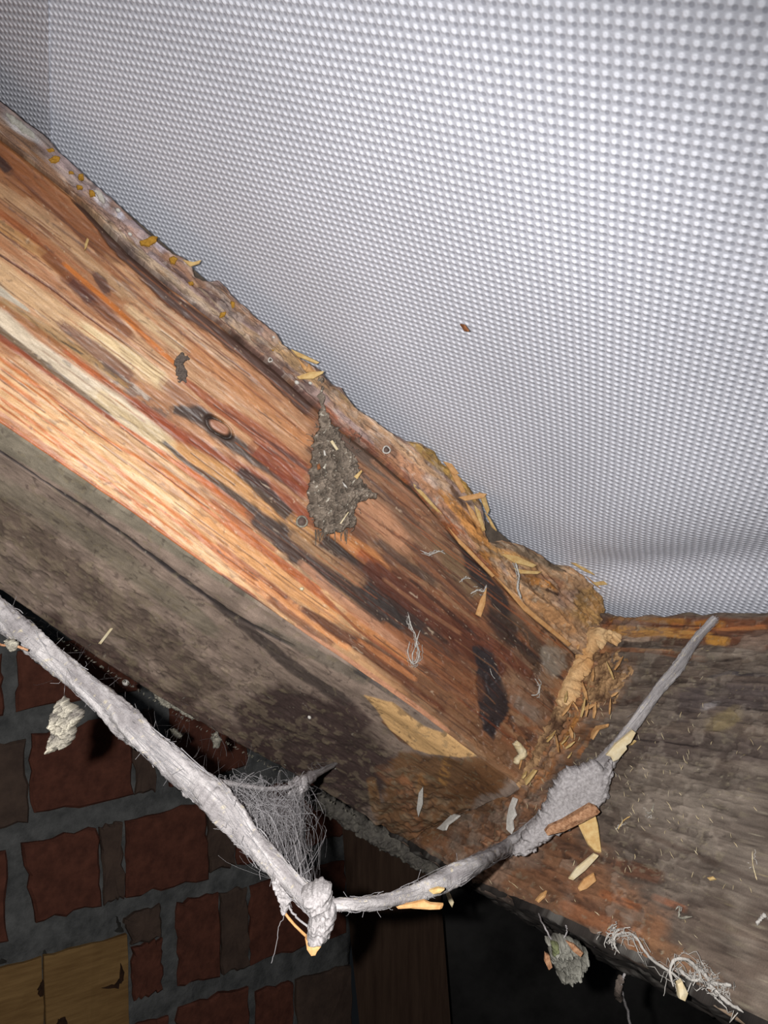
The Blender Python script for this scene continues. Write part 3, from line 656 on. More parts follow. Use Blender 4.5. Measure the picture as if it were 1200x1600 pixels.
tag(mk('side_face', W.reshape(-1, 3), gridq(*Tp.shape, flip=True), M_old, pur, colp, np.stack([Tp, Hp], -1)), 'dusty grey-brown side with an orange weathered top edge')
hb0 = float(fpb(np.array([.0]))[0])
# underside of the purlin, dark and cobwebbed
nu, nv = 300, 40
tu = np.linspace(-.30, .5, nu); v = np.linspace(0, 1, nv); T = np.repeat(tu[:,None], nv, 1); Sg = .10*v[None]+0*T
Hh = fpb(np.maximum(tu, -.12))[:,None]+0*Sg-.004*v[None]
p = Paint(T, Sg, None, np.full(T.shape, 4e-4), 87)
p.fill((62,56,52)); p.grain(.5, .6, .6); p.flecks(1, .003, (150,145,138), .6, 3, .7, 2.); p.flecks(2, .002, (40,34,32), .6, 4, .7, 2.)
p.disp += (fbm(T/.012, Sg/.01, 11, 4)-.5)*.008
Tp, Sgp = pad(T), pad(Sg); Hp = pad(Hh); Dp = pad(p.disp); Dp[0] = Dp[-1] = -.01; Dp[:,0] = -.004; Dp[:,-1] = -.02
W = roof(Sgp+.001, Tp, Hp+Dp)
mk('underside', W.reshape(-1, 3), gridq(*Tp.shape), M_old, pur, np.stack([pad(p.col[...,i]) for i in range(3)], -1), np.stack([Tp, Sgp], -1))
prism('heartwood', [(.006, .006), (.098, .006), (.098, hb0-.012), (.006, hb0-.012)], -.30, .5, M_core, pur, 'p')

# ------------------------------------------------------------------ brick wall and timbers behind
WP = ray((200, 1350))[0]*.95
wd = ray((2000, 880))[0]; wd = wd-(wd@UP)*UP; wd /= np.linalg.norm(wd)
wn = np.cross(wd, UP)
if wn[2] > 0: wn = -wn
def on_wall(px): q = hit(px, WP, wn)-WP; return np.stack([q@wd, q@UP], -1)
def wallp(a, b, d):
    a, b, d = np.broadcast_arrays(np.asarray(a, float), np.asarray(b, float), np.asarray(d, float))
    p = WP+a[...,None]*wd+b[...,None]*UP+d[...,None]*wn; return c2w(p[...,0], p[...,1], p[...,2])
ra = on_wall([(548, 1400)])[0][0]; rb = on_wall([(0, 720)])[0][1]
A, B = np.meshgrid(np.linspace(-.8, ra, 150), np.linspace(-1.2, rb, 200), indexing='ij')
D = (fbm(A/.03, B/.03, 7, 4)-.5)*.012
Ap, Bp = pad(A), pad(B); Dp = pad(D); Dp[0] = Dp[-1] = -.12; Dp[:,0] = Dp[:,-1] = -.12
wall = mk('wall_back', wallp(Ap, Bp, Dp).reshape(-1, 3), gridq(*Ap.shape), M_mort); tag(wall, 'dim red brick wall with wide grey mortar joints behind the rafter', kind='structure')
def brick(quad, mat, sd, name='brick', parent=None, d1=.007, d0=-.05, jit=.003, bev=.003, n=7):
    rng = random.Random(sd); q = on_wall(quad); ring = []
    for i in range(4):
        p0, p1 = q[i], q[(i+1) % 4]
        for k in range(n):
            f = k/n; jj = jit if k else jit*.6
            ring.append((p0*(1-f)+p1*f)+np.array([rng.uniform(-jj, jj), rng.uniform(-jj, jj)]))
    ring = np.array(ring); c = ring.mean(0); m = len(ring); V = []
    def lay(r, d, jd=0): V.extend(wallp(r[:,0], r[:,1], np.array([d+rng.uniform(-jd, jd) for _ in r])))
    dirs = ring-c; dirs = dirs/np.linalg.norm(dirs, axis=1)[:,None]
    lay(ring, d0); lay(ring, d1-bev, .0006); lay(ring-dirs*bev, d1, .0006); lay(c+dirs*np.linalg.norm(ring-c, axis=1)[:,None]*.5, d1, .0003); V.append(wallp(c[0], c[1], d1))
    Fc = []
    for l in range(3): Fc += [(l*m+i, l*m+(i+1) % m, (l+1)*m+(i+1) % m, (l+1)*m+i) for i in range(m)]
    Fc += [(3*m+i, 3*m+(i+1) % m, 4*m) for i in range(m)]
    Fc.append(tuple(range(m-1, -1, -1)))
    return mk(name, np.array(V), Fc, mat, parent, smooth=False)
BR = [([(-90,1040),(3,1022),(3,1116),(-90,1140)], 0), ([(26,1016),(215,978),(215,1078),(26,1110)], 0), ([(235,975),(340,955),(340,1050),(235,1074)], 0),
 ([(-90,1178),(38,1152),(44,1284),(-90,1312)], 1), ([(46,1148),(204,1114),(206,1242),(50,1272)], 0), ([(206,1113),(238,1106),(240,1236),(208,1242)], 1), ([(262,1102),(380,1078),(385,1196),(266,1228)], 0),
 ([(-110,1348),(9,1326),(10,1468),(-110,1496)], 0), ([(34,1318),(150,1292),(155,1414),(54,1440)], 0), ([(154,1291),(188,1284),(192,1402),(160,1412)], 1), ([(192,1282),(319,1250),(322,1372),(196,1400)], 0), ([(322,1249),(363,1241),(366,1350),(325,1362)], 1), ([(367,1240),(455,1220),(457,1326),(368,1352)], 0), ([(475,1216),(545,1200),(545,1300),(477,1322)], 0),
 ([(206,1478),(250,1466),(251,1546),(208,1561)], 0), ([(192,1434),(246,1412),(249,1464),(204,1476)], 1), ([(275,1410),(340,1394),(342,1524),(276,1538)], 0), ([(342,1393),(384,1384),(387,1508),(344,1522)], 1), ([(387,1382),(536,1342),(538,1456),(389,1506)], 0),
 ([(276,1572),(386,1540),(388,1700),(278,1715)], 0), ([(398,1548),(456,1532),(458,1690),(400,1700)], 0), ([(462,1530),(545,1506),(552,1690),(464,1690)], 1), ([(207,1602),(262,1586),(262,1712),(209,1720)], 0)]
for i, (qd, sm_) in enumerate(BR): brick(qd, M_smear if sm_ else M_brick, 100+i, 'brick', wall)
b1 = brick([(-140,1548),(64,1494),(74,1760),(-140,1800)], M_board, 1, 'board', None, .004, -.03, .0012, .001); tag(b1, 'yellowish board at the far left of the brick wall opening', 'board')
b2 = brick([(66,1493),(196,1459),(206,1740),(76,1758)], M_board, 2, 'board', None, .005, -.03, .0012, .001); tag(b2, 'yellowish board with a curved dark knot beside the bricks', 'board')
def knot(px, par, sd): brick(px, M_knot, sd, 'knot', par, .0062, .002, .0012, .0004, 4)
knot([(186,1502),(190,1512),(190,1530),(182,1536)], b2, 3); knot([(156,1540),(176,1536),(186,1526),(182,1542)], b2, 4); knot([(56,1545),(65,1530),(67,1552),(60,1554)], b1, 5); knot([(88,1590),(100,1586),(104,1600),(86,1602)], b2, 6)
lt = brick([(-140,1512),(182,1425),(197,1458),(-140,1546)], M_shade_bar, 8, 'shade_bar', None, -.002, -.06, .0015, .001); tag(lt, 'dark bar for the shaded gap above the yellowish boards', 'shade_bar')  # dark bar standing in for the shade in the gap over the boards
FWD = np.array([0, 0, 1.])-UP*UP[2]; FWD /= np.linalg.norm(FWD); RT = np.array([1., 0, 0])
def slab(name, px, z, depth, mat, lab, cat, kind=None):
    """upright panel facing the camera side: outline in a plane z metres ahead"""
    f = hit(px, FWD*z, FWD); b = f+FWD*depth; V = c2w(*np.vstack([f, b]).T); n = len(px)
    Fc = [tuple(range(n)), tuple(range(2*n-1, n-1, -1))]+[(i, i+n, (i+1) % n+n, (i+1) % n) for i in range(n)]
    o = mk(name, V, Fc, mat, smooth=False); return tag(o, lab, cat, None, kind)
slab('wooden_post', [(520,1080),(660,1080),(692,1440),(712,1700),(572,1700),(545,1440)], 1.16, .05, M_post, 'dark brown upright board at the end of the brick wall', 'post')
slab('wall_right', [(640,900),(1900,900),(1900,2400),(640,2400)], 1.36, .05, M_black, 'dark wall in the shadow under the purlin', None, 'structure')

# ------------------------------------------------------------------ builders for dust, web and chips
class Fr:            # a surface to lay things on: pixel to surface metres, surface metres (+ lift) to world
    def __init__(s, conv, pos): s.cv, s.pos = conv, pos
FACE = Fr(on_face, lambda a, b, d: roof(a, d, b))
PURL = Fr(on_purlin, lambda a, b, d: roof(-np.asarray(d), a, b))
def under_pos(s, t, d):
    s, t, d = np.broadcast_arrays(np.asarray(s, float), np.asarray(t, float), np.asarray(d, float)); vv = np.clip(-t/WT, 0, 1)
    return roof(s, t, fb(s)*(1-vv)+fu(s)*vv)+d[...,None]*UNw
UND = Fr(on_under, under_pos)
def AIR(z): return Fr(lambda px: np.stack([(np.atleast_2d(px)[:,0]-600)/F*z, (800-np.atleast_2d(px)[:,1])/F*z], -1), lambda a, b, d: c2w(a, b, z-np.asarray(d)))
WALLF = Fr(on_wall, wallp)
def zp(x, y): return float(hit((x, y), P2, D1)[0][2])
def zu(x, y): return float(hit((x, y), PU, UN)[0][2])
def zf(x, y): return float(hit((x, y), P2, D2)[0][2])
def wpt(x, y, z): return DZ(x, y, z)

def puff(name, poly, fr, thick, mat, parent=None, step=1.3, lift=0, edge=8, rag=4, nz=.4, nsc=.006, back=.15, seed=1, col=None, ribs=None):
    """a soft lump with a ragged outline and a rough surface, closed at the back"""
    P = fr.cv(poly); lo = P.min(0); hi = P.max(0); c0 = np.mean(np.asarray(poly, float), 0)
    m = np.linalg.norm(fr.cv([c0+(1, 0)])[0]-fr.cv([c0])[0])            # metres per pixel here
    st = step*m; xs = np.arange(lo[0]-3*m, hi[0]+3*m, st); ys = np.arange(lo[1]-3*m, hi[1]+3*m, st)
    A, B = np.meshgrid(xs, ys, indexing='ij')
    n1 = fbm(A/(6*m), B/(6*m), seed, 3)-.5; n2 = fbm(A/nsc, B/nsc, seed+7, 4)-.5; n3 = fbm(A/(nsc*.22), B/(nsc*.22), seed+3, 2)-.5
    sd = poly_sd(A, B, P)+n1*rag*m*2
    k = np.clip(sd/(edge*m), 0, 1); prof = np.sqrt(k*(2-k))
    h = thick*prof*(1+nz*(n2*2.4+n3*1.4)); ins = sd > 0
    cell = ins[:-1,:-1] & ins[1:,:-1] & ins[1:,1:] & ins[:-1,1:]
    idx = np.arange(A.size).reshape(A.shape); q = np.stack([idx[:-1,:-1], idx[1:,:-1], idx[1:,1:], idx[:-1,1:]], -1)[cell]
    if len(q) == 0: return None
    front = fr.pos(A, B, lift+h).reshape(-1, 3); bk = fr.pos(A, B, lift-h*back-.0002).reshape(-1, 3)
    # side walls along the open boundary
    ed = np.concatenate([q[:, [0, 1]], q[:, [1, 2]], q[:, [2, 3]], q[:, [3, 0]]]); key = np.sort(ed, 1); code = key[:,0]*A.size+key[:,1]
    u, inv, cnt = np.unique(code, return_inverse=True, return_counts=True); be = ed[cnt[inv] == 1]
    n = A.size; Q = np.vstack([q, q[:, ::-1]+n, np.stack([be[:,1], be[:,0], be[:,0]+n, be[:,1]+n], -1)])
    V = np.vstack([front, bk]); used = np.unique(Q); mp = np.zeros(2*n, int); mp[used] = np.arange(len(used))
    cc = None
    if col is not None:
        c = col(A, B, n2, n3); cc = np.vstack([c.reshape(-1, 3)]*2)[used]
    uvv = np.vstack([np.stack([A, B], -1).reshape(-1, 2)]*2)[used]
    return mk(name, V[used], mp[Q], mat, parent, cc, uvv)
def chip(name, poly, fr, mat, lift=.001, thick=.0015, slope=0, parent=None, lab=None, cat='wood chip', grp=None, inset=.12):
    """a flat splinter of wood; slope raises one end"""
    P = fr.cv(poly); c = P.mean(0); d = P-c; ax = np.linalg.svd(d)[2][0]; along = d@ax; along = along/max(1e-9, np.abs(along).max())
    l = lift+slope*along*.5; n = len(P)
    jit = np.array([((i*7919) % 13)/13-.5 for i in range(n)])*thick*.35
    A1 = fr.pos(P[:,0], P[:,1], l); Pi = c+d*(1-inset); A2 = fr.pos(P[:,0], P[:,1], l+thick*.7); A3 = fr.pos(Pi[:,0], Pi[:,1], l+thick+jit)
    cen = fr.pos(np.array([c[0]]), np.array([c[1]]), np.array([lift+thick*1.15]))
    V = np.vstack([A1, A2, A3, cen]); Fc = [tuple(range(n-1, -1, -1))]
    for k in range(2): Fc += [(k*n+i, k*n+(i+1) % n, (k+1)*n+(i+1) % n, (k+1)*n+i) for i in range(n)]
    Fc += [(2*n+i, 2*n+(i+1) % n, 3*n) for i in range(n)]
    o = mk(name, V, Fc, mat, parent, smooth=False)
    if parent is None: tag(o, lab, cat, grp)
    return o
def catmull(P, n):
    P = np.asarray(P, float); k = len(P); u = np.linspace(0, k-1, n); i = np.minimum(u.astype(int), k-2); f = (u-i)[:,None]
    g = lambda j: P[np.clip(j, 0, k-1)]
    p0, p1, p2, p3 = g(i-1), g(i), g(i+1), g(i+2)
    return .5*((2*p1)+(-p0+p2)*f+(2*p0-5*p1+4*p2-p3)*f*f+(-p0+3*p1-3*p2+p3)*f**3)
def tube(P, R, seg=5, rough=0, seed=0, flat=1.):
    """swept tube: returns verts and quads"""
    P = np.asarray(P, float); n = len(P); R = np.broadcast_to(np.asarray(R, float), (n,))
    T = np.gradient(P, axis=0); T /= np.linalg.norm(T, axis=1)[:,None]+1e-12
    ref = vw((0, 0, 1)); s = np.cross(T, ref); s /= np.linalg.norm(s, axis=1)[:,None]+1e-9; b = np.cross(s, T)
    a = np.linspace(0, 2*math.pi, seg, endpoint=False)
    rr = np.repeat(R[:,None], seg, 1)
    if rough:
        L = np.concatenate([[0], np.cumsum(np.linalg.norm(np.diff(P, axis=0), axis=1))])
        rad = R.mean(); LL = np.repeat(L[:,None], seg, 1); aa = np.repeat(a[None], n, 0)
        nn = .55*(fbm(LL/(rad*3.2), 3+np.cos(aa)*1.1+seed*3, seed, 2)-.5)+.8*(fbm(LL/(rad*6), 9+np.cos(aa+LL/(rad*5))*4+seed*5, seed+3, 3)-.5)+.22*(fbm(LL/(rad*.35), 8+np.sin(aa)*5+seed*5, seed+5, 2)-.5)
        rr = rr*(1+rough*nn*1.6)
    V = P[:,None]+rr[...,None]*(np.cos(a)[None,:,None]*s[:,None]+flat*np.sin(a)[None,:,None]*b[:,None])
    i = np.arange(n*seg).reshape(n, seg); j = np.roll(i, -1, 1)
    Q = np.stack([i[:-1], j[:-1], j[1:], i[1:]], -1).reshape(-1, 4)
    return V.reshape(-1, 3), Q
def tubes(name, lst, mat, parent=None):
    V, Q, o = [], [], 0
    for v_, q_ in lst: V.append(v_); Q.append(q_+o); o += len(v_)
    return mk(name, np.vstack(V), np.vstack(Q), mat, parent)
def thread(pts, r, n=14, wob=0, rng=random):
    P = catmull([wpt(*p_) for p_ in pts], n)
    if wob: P[1:-1] += np.array([[rng.uniform(-wob, wob) for _ in range(3)] for _ in range(n-2)])
    return tube(P, r, 4)

# ------------------------------------------------------------------ the dusty cobweb
M_rope = painted('dusty_strand', (260, 1600), .95, .05, .30, .5, .0008)
web = empty('cobweb', wpt(500, 1430, .29)); tag(web, 'thick dust-laden grey cobweb strand sagging below the rafter in a V', 'cobweb')
def rope(name, pts, n, seed, rough=.5, seg=18, flat=.8):
    P = catmull([wpt(x, y, z) for x, y, z, w_ in pts], n); w_ = catmull([[w_*z/F/2, 0, 0] for x, y, z, w_ in pts], n)[:,0]
    V_, Q_ = tube(P, w_, seg, rough, seed, flat); L_ = np.repeat(np.concatenate([[0], np.cumsum(np.linalg.norm(np.diff(P, axis=0), axis=1))])[:,None], seg, 1); a_ = np.repeat(np.linspace(0, 2*math.pi, seg, endpoint=False)[None], n, 0)
    k_ = np.clip(.5+2.2*(fbm(L_/.018, 5+np.cos(a_+L_*30)*3+np.sin(a_)*2, seed+50, 4)-.5), 0, 1)[...,None]
    c_ = lin((146,140,140))*(1-k_)+lin((210,204,202))*k_; f_ = sm(.86, .93, vn(L_/.0014+3*np.sin(a_*2), a_*4.1, seed+60))[...,None]; c_ = c_*(1-f_*.55)+lin((222,208,172))*f_*.55
    mk(name, V_, Q_, M_rope, web, c_.reshape(-1, 3), np.stack([L_, a_*w_[:,None]], -1).reshape(-1, 2)); return P, w_
left = [(-60,912,.362,44),(0,958,.356,42),(60,1010,.35,40),(120,1060,.345,36),(180,1112,.34,40),(240,1166,.33,42),(300,1216,.325,46),(350,1264,.315,50),(390,1312,.31,40),(430,1354,.30,34),(470,1392,.295,38),(505,1418,.29,44)]
PL, RL = rope('strand', left, 700, 3, .5, 32)
right = [(515,1416,.289,20),(545,1413,.29,22),(590,1410,.30,23),(640,1397,.315,26),(690,1378,.33,34),(740,1352,.35,30),(790,1325,zp(790,1325)-.030,26),(830,1300,zp(830,1300)-.026,30),(870,1268,zp(870,1268)-.024,34),(905,1232,zp(905,1232)-.022,36),(935,1204,zp(935,1204)-.018,34),(955,1180,zp(955,1180)-.014,26),(985,1140,zp(985,1140)-.012,20),(1020,1090,zp(1020,1090)-.010,17),(1060,1040,zp(1060,1040)-.009,18),(1085,1003,zp(1085,1003)-.007,14),(1118,966,zp(1118,966)-.004,11)]
PR, RR = rope('strand', right, 700, 8, .38, 28)
puff('dust_wad', [(796,1330),(820,1296),(845,1262),(862,1228),(872,1210),(886,1198),(900,1200),(912,1190),(930,1186),(944,1196),(958,1184),(956,1205),(948,1222),(950,1240),(932,1262),(905,1282),(888,1296),(866,1304),(842,1322),(815,1336)], AIR(zp(890,1260)-.022), .008, M_web, web, 1.2, 0, 18, 6, .16, .018, .6, 5)
puff('knot', [(470,1392),(482,1384),(505,1377),(519,1388),(520,1404),(528,1416),(524,1440),(514,1462),(503,1470),(492,1470),(480,1472),(480,1448),(487,1420),(476,1408)], AIR(.288), .008, M_web, web, 1., 0, 14, 4, .3, .008, .9, 9)
puff('flap', [(232,1160),(258,1184),(262,1206),(276,1234),(292,1246),(320,1240),(346,1236),(335,1212),(300,1196),(262,1166)], AIR(.334), .0016, M_web, web, 1.2, 0, 10, 4, .6, .004, .9, 12)
puff('flap', [(424,1376),(434,1366),(446,1376),(453,1392),(455,1406),(448,1430),(440,1426),(434,1408)], AIR(.297), .0022, M_web, web, 1., 0, 8, 4, .6, .004, .9, 14)
top = [(340,1222,.325),(370,1226,.34),(410,1232,.36),(450,1230,.38),(472,1222,.40),(500,1206,.47),(532,1190,.54)]
PT_ = catmull([wpt(*q_) for q_ in top], 60); mk('strand', *tube(PT_, np.interp(np.linspace(0, 1, 60), [0, .2, .6, .72, 1], [.0016, .0010, .0012, .0030, .0010]), 10, .6, 4), M_web, web)
puff('knot', [(450,1222),(462,1214),(480,1212),(482,1226),(474,1240),(468,1258),(460,1248),(448,1240)], AIR(.398), .006, M_web, web, 1., 0, 9, 4, .6, .004, .9, 15)
rng = random.Random(5); fib = []
def fuzz(P, R, cnt, rmin, rmax, spread, lmin=20, lmax=90):
    n = len(P)
    for k in range(cnt):
        i = rng.randrange(2, n-lmin-2); L = min(rng.randint(lmin, lmax), n-1-i); idx = np.linspace(i, i+L, 9).astype(int)
        off = np.array([rng.gauss(0, 1) for _ in range(3)]); off /= np.linalg.norm(off); off2 = np.array([rng.gauss(0, 1) for _ in range(3)]); off2 /= np.linalg.norm(off2)
        f = np.linspace(0, 1, 9)[:,None]; o = off*(1-f)+off2*f
        Q_ = P[idx]+o*R[idx][:,None]*rng.uniform(.85, spread)+np.array([[rng.gauss(0, .0003) for _ in range(3)] for _ in range(9)])
        fib.append(tube(catmull(Q_, 16), rng.uniform(rmin, rmax), 4))
fuzz(PL, RL, 420, .00007, .00024, 1.12, 50, 200); fuzz(PR, RR, 260, .00006, .0002, 1.2, 34, 150)
for k in range(170):                                     # short hairs sticking out
    P, R = (PL, RL) if k % 2 else (PR, RR); i = rng.randrange(5, 690); d = np.array([rng.gauss(0, 1) for _ in range(3)]); d /= np.linalg.norm(d)
    L = rng.uniform(.0008, .0042); e_ = np.array([rng.gauss(0, .3) for _ in range(3)])
    fib.append(tube(np.array([P[i]+d*R[i]*.8, P[i]+d*(R[i]+L*.5), P[i]+(d+e_)*(R[i]+L)]), .00008, 4))
tag(tubes('web_fibres', fib, M_silk, web), 'fine grey fibres matted along the strand', kind='stuff')
# gauze between the top strand and the long strand
net = []
for k in range(800):
    f = rng.random(); a_ = PT_[int(3+f*38)]; g_ = min(.999, max(0, .70+.28*rng.random()*(1 if f > .3 else .75))); b_ = PL[int(g_*699)]
    if rng.random() < .35: b_ = PT_[int(3+rng.random()*40)]*.5+PL[int((.66+.3*rng.random())*699)]*.5
    m_ = (a_+b_)/2+np.array([rng.gauss(0, .006), rng.gauss(0, .004), rng.gauss(-.001, .005)]); q1 = a_*.7+b_*.3+np.array([rng.gauss(0, .005) for _ in range(3)])
    f0 = rng.random()*.8; f1 = min(1, f0+rng.uniform(.15, .6)); Q_ = catmull([a_, q1, m_, b_], 20); Q_ = Q_[int(f0*19):int(f1*19)+2]
    if len(Q_) > 3: net.append(tube(Q_, rng.choice([.00002, .00003, .00004, .00008]), 4))
for k in range(26):
    a_ = wpt(rng.uniform(452, 474), rng.uniform(1225, 1262), .396); b_ = wpt(rng.uniform(440, 492), rng.uniform(1330, 1392), .30)
    m_ = wpt(rng.uniform(458, 474), rng.uniform(1290, 1325), .345); net.append(tube(catmull([a_, m_, b_], 14), rng.uniform(.00006, .00018), 4))
net.append(thread([(466,1256,.39),(470,1300,.36),(476,1330,.33),(488,1388,.29)], .00022, 24, .0003, rng))
net.append(thread([(463,1250,.39),(462,1290,.37),(474,1305,.35)], .0002, 18, .0003, rng))
net.append(thread([(458,1310,.33),(470,1360,.305),(482,1420,.288)], .0004, 18, .0002, rng))
net.append(thread([(414,1345,.302),(424,1370,.299),(430,1390,.298)], .0003, 14, .0003, rng)); net.append(thread([(412,1340,.303),(440,1360,.30),(452,1392,.297)], .0003, 14, .0004, rng))
net.append(thread([(448,1425,.297),(436,1448,.297),(432,1472,.297),(424,1505,.297)], .00014, 18, .0003, rng)); net.append(thread([(450,1415,.296),(462,1432,.293),(480,1448,.289)], .0005, 14, .0003, rng))
for k in range(40):
    i = rng.randrange(len(PT_)-8); c_ = PT_[i]; net.append(tube(catmull([c_, c_+np.array([rng.gauss(0, .003), rng.gauss(0, .004), rng.gauss(.002, .003)]), PT_[min(59, i+8)]], 10), .00006, 4))
tag(tubes('gauze', net, M_silk, web), 'thin grey gauze hung between two strands', kind='stuff')
# loose webbing in the gap between strand and rafter
gz = []
for k in range(150):
    i = rng.randrange(50, 550); a_ = PL[i]; x = np.interp(i, [0, 700], [-60, 505])+rng.uniform(20, 90); y = np.interp(x, [a for a, b in BB], [b for a, b in BB])-rng.uniform(-14, 20)
    b_ = wpt(x, y, zu(x, y)-.004); f0 = rng.random()*.8; f1 = min(1, f0+rng.uniform(.1, .35))
    m_ = (a_+b_)/2+np.array([rng.gauss(0, .01), rng.gauss(0, .01), rng.gauss(0, .008)]); Q_ = catmull([a_, m_, b_], 30)[int(f0*29):int(f1*29)+2]
    if len(Q_) > 3: gz.append(tube(Q_, rng.choice([.00004, .00006, .0001]), 4))
tag(tubes('loose_webbing', gz, M_silk, web), kind='stuff')
twig = mk('stalk', *tube(catmull([wpt(446,1428,.296), wpt(460,1445,.294), wpt(480,1464,.289)], 12), .0006, 6, .3), M_chipo, web)

# ------------------------------------------------------------------ dust clump and other things on the rafter
def dustcol(A, B, n2, n3):
    k = np.clip(.5+n2*1.6+n3*.8, 0, 1)[...,None]; c = lin((104,92,82))*(1-k)+lin((172,156,140))*k; w_ = sm(.88, .93, vn(A/.0011+n2*3, B/.0018, 77))[...,None]; return c*(1-w_)+lin((230,222,205))*w_
cl = empty('dust_clump', FACE.pos(*on_face([(520,780)])[0], 0.)); tag(cl, 'matted grey dust clump stuck to the middle of the rafter side', 'dust clump')
puff('mat', [(496,592),(504,592),(505,612),(507,632),(512,650),(516,662),(526,668),(532,690),(546,704),(556,722),(560,746),(575,764),(588,772),(586,780),(562,783),(552,800),(556,820),(540,830),(522,835),(506,834),(492,820),(481,802),(481,764),(484,722),(487,695),(492,676),(500,664),(498,640),(495,615)], FACE, .0075, M_dust, cl, 1., -.0005, 22, 5, .45, .0045, .02, 21, dustcol)
hairs = []
for k in range(260):
    x = rng.uniform(482, 556); y = rng.uniform(672, 836); a_, b_ = on_face([(x, y)])[0]; e_ = rng.uniform(0, 6.28); L = rng.uniform(.001, .0045)
    h0 = rng.uniform(.004, .0085); hairs.append(tube(catmull([FACE.pos(a_, b_, h0), FACE.pos(a_+L*.5*math.cos(e_)+rng.gauss(0, .0006), b_+L*.5*math.sin(e_), h0+rng.uniform(0, .002)), FACE.pos(a_+L*math.cos(e_), b_+L*math.sin(e_), h0+rng.uniform(-.002, .001))], 7), rng.uniform(.00008, .0002), 4))
for k in range(16):
    x = rng.uniform(490, 540); a_, b_ = on_face([(x, 828)])[0]; a2_, b2_ = on_face([(x+rng.uniform(-6, 6), 828+rng.uniform(8, 24))])[0]; hairs.append(tube(np.array([FACE.pos(a_, b_, .003), FACE.pos((a_+a2_)/2, (b_+b2_)/2, .002), FACE.pos(a2_, b2_, .001)]), .00022, 4))
tag(tubes('hairs', hairs, plain('dust_hairs', (150,140,126), (100,92,84), 400), cl), kind='stuff')
for i, (q_, mt) in enumerate((([(508,694),(512,692),(521,706),(518,708)], M_cream), ([(498,708),(500,708),(502,716),(499,716)], M_white), ([(527,756),(533,762),(535,766),(530,763)], M_white), ([(523,820),(536,802),(537,803),(525,821)], M_cream), ([(488,730),(492,728),(494,736),(489,738)], M_brown), ([(545,748),(556,738),(558,740),(550,752)], M_chip))):
    chip('straw_bit', q_, FACE, mt, .0082, .0008, parent=cl)
o = puff('dark_crust', [(274,556),(284,552),(298,560),(290,566),(287,575),(294,588),(291,602),(285,597),(280,604),(276,586),(272,572)], FACE, .0018, M_darkdust, None, 1., 0, 5, 4, .6, .003, .05, 33); tag(o, 'small dark crust on the rafter above the knot hole', 'crust')
M_plug = plain('cocoon_plug', (128,108,98), (92,76,70), 500)
def ringthing(x, y, r, fr, lift, lab, mat=M_flake, tr=.0006):
    c = fr.cv([(x, y)])[0]; e1 = fr.cv([(x+r, y)])[0]-c; e2 = fr.cv([(x, y+r)])[0]-c
    t_ = np.linspace(0, 2*math.pi*1.06, 26); P = fr.pos(c[0]+e1[0]*np.cos(t_)+e2[0]*np.sin(t_), c[1]+e1[1]*np.cos(t_)+e2[1]*np.sin(t_), lift+.0006*np.sin(t_*2))
    e_ = empty('cocoon_ring', fr.pos(c[0], c[1], lift)); tag(e_, lab, 'cocoon'); mk('rim', *tube(P, tr, 7, .4, int(x)), mat, e_); mk('plug', *tube(np.array([fr.pos(c[0], c[1], lift-.001), fr.pos(c[0], c[1], lift), fr.pos(c[0], c[1], lift+.0006)]), [np.linalg.norm(e1)*.9, np.linalg.norm(e1)*.7, .0001], 10), M_plug, e_)
ringthing(471, 815, 8, FACE, .001, 'round whitish cocoon ring at the left foot of the grey dust clump'); ringthing(601, 704, 5.5, FACE, .003, 'small white ring on the upper strip right of the dust clump', M_white, .0005); ringthing(420, 565, 3, FACE, .0035, 'tiny white ring on the crusty strip left of the wood chip', M_white, .0004)
def speck(x, y, r, fr, lift, mat, lab, grp, name='speck'):
    c = fr.cv([(x, y)])[0]; m = np.linalg.norm(fr.cv([(x+1, y)])[0]-c)*r; u = np.linspace(0, math.pi, 6); P = np.array([fr.pos(c[0]-m*math.cos(k), c[1]+m*.25*math.cos(k), lift) for k in u])
    return tag(mk(name, *tube(P, np.maximum(m*np.sin(u)*.85, 1e-5), 7, .2, int(x)), mat), lab, 'speck', grp)
for x, y, r, lb in ((202,370,3.4,'bright white speck just left of the largest yellow lichen spot'),(461,600,3.6,'larger white speck right under the pale orange wood chip'),(482,601,3,'smaller white speck under the right end of the pale orange chip'),(425,530,2.5,'white speck on the crusty strip above the tiny white ring'),(184,333,4,'pale speck on the strip between the small lichen spots and the largest one')): speck(x, y, r, FACE, .0036, M_white, lb, 'white specks on the crusty strip')
speck(471, 920, 3.4, FACE, .0005, M_cream, 'tiny cream speck on the orange wood below the dust clump', None); speck(488, 1113, 3, UND, .001, M_white, 'tiny white speck on the brown rafter underside', None); speck(201, 1060, 4.5, UND, .002, M_white, 'bright white speck by the dust on the rafter bottom edge', None)
# lichen on the strip
for i, (pl, lf) in enumerate((([(70,237),(82,236),(86,241),(76,243)], 0), ([(75,254),(86,247),(94,250),(92,257),(80,259)], 0), ([(106,271),(114,272),(116,277),(107,276)], 0), ([(121,276),(130,276),(131,284),(122,285)], 0), ([(118,293),(128,293),(130,299),(120,300)], 0), ([(138,300),(145,301),(149,310),(140,311)], 0), ([(217,380),(226,377),(238,371),(247,373),(243,382),(232,389),(220,386)], 0), ([(263,406),(270,403),(276,408),(272,417),(265,414)], 0), ([(293,444),(300,442),(302,448),(295,450)], 0), ([(342,490),(352,490),(350,498),(341,500)], 0), ([(358,472),(365,475),(366,484),(360,485)], 0), ([(420,547),(427,549),(425,553)], 0))):
    o = puff('lichen', pl, FACE, .0011, M_lich, strip, .9, .0028, 3, 1.2, .4, .002, 2.5, 40+i)
    if o and i == 0: o['label'] = 'mustard yellow lichen spot'
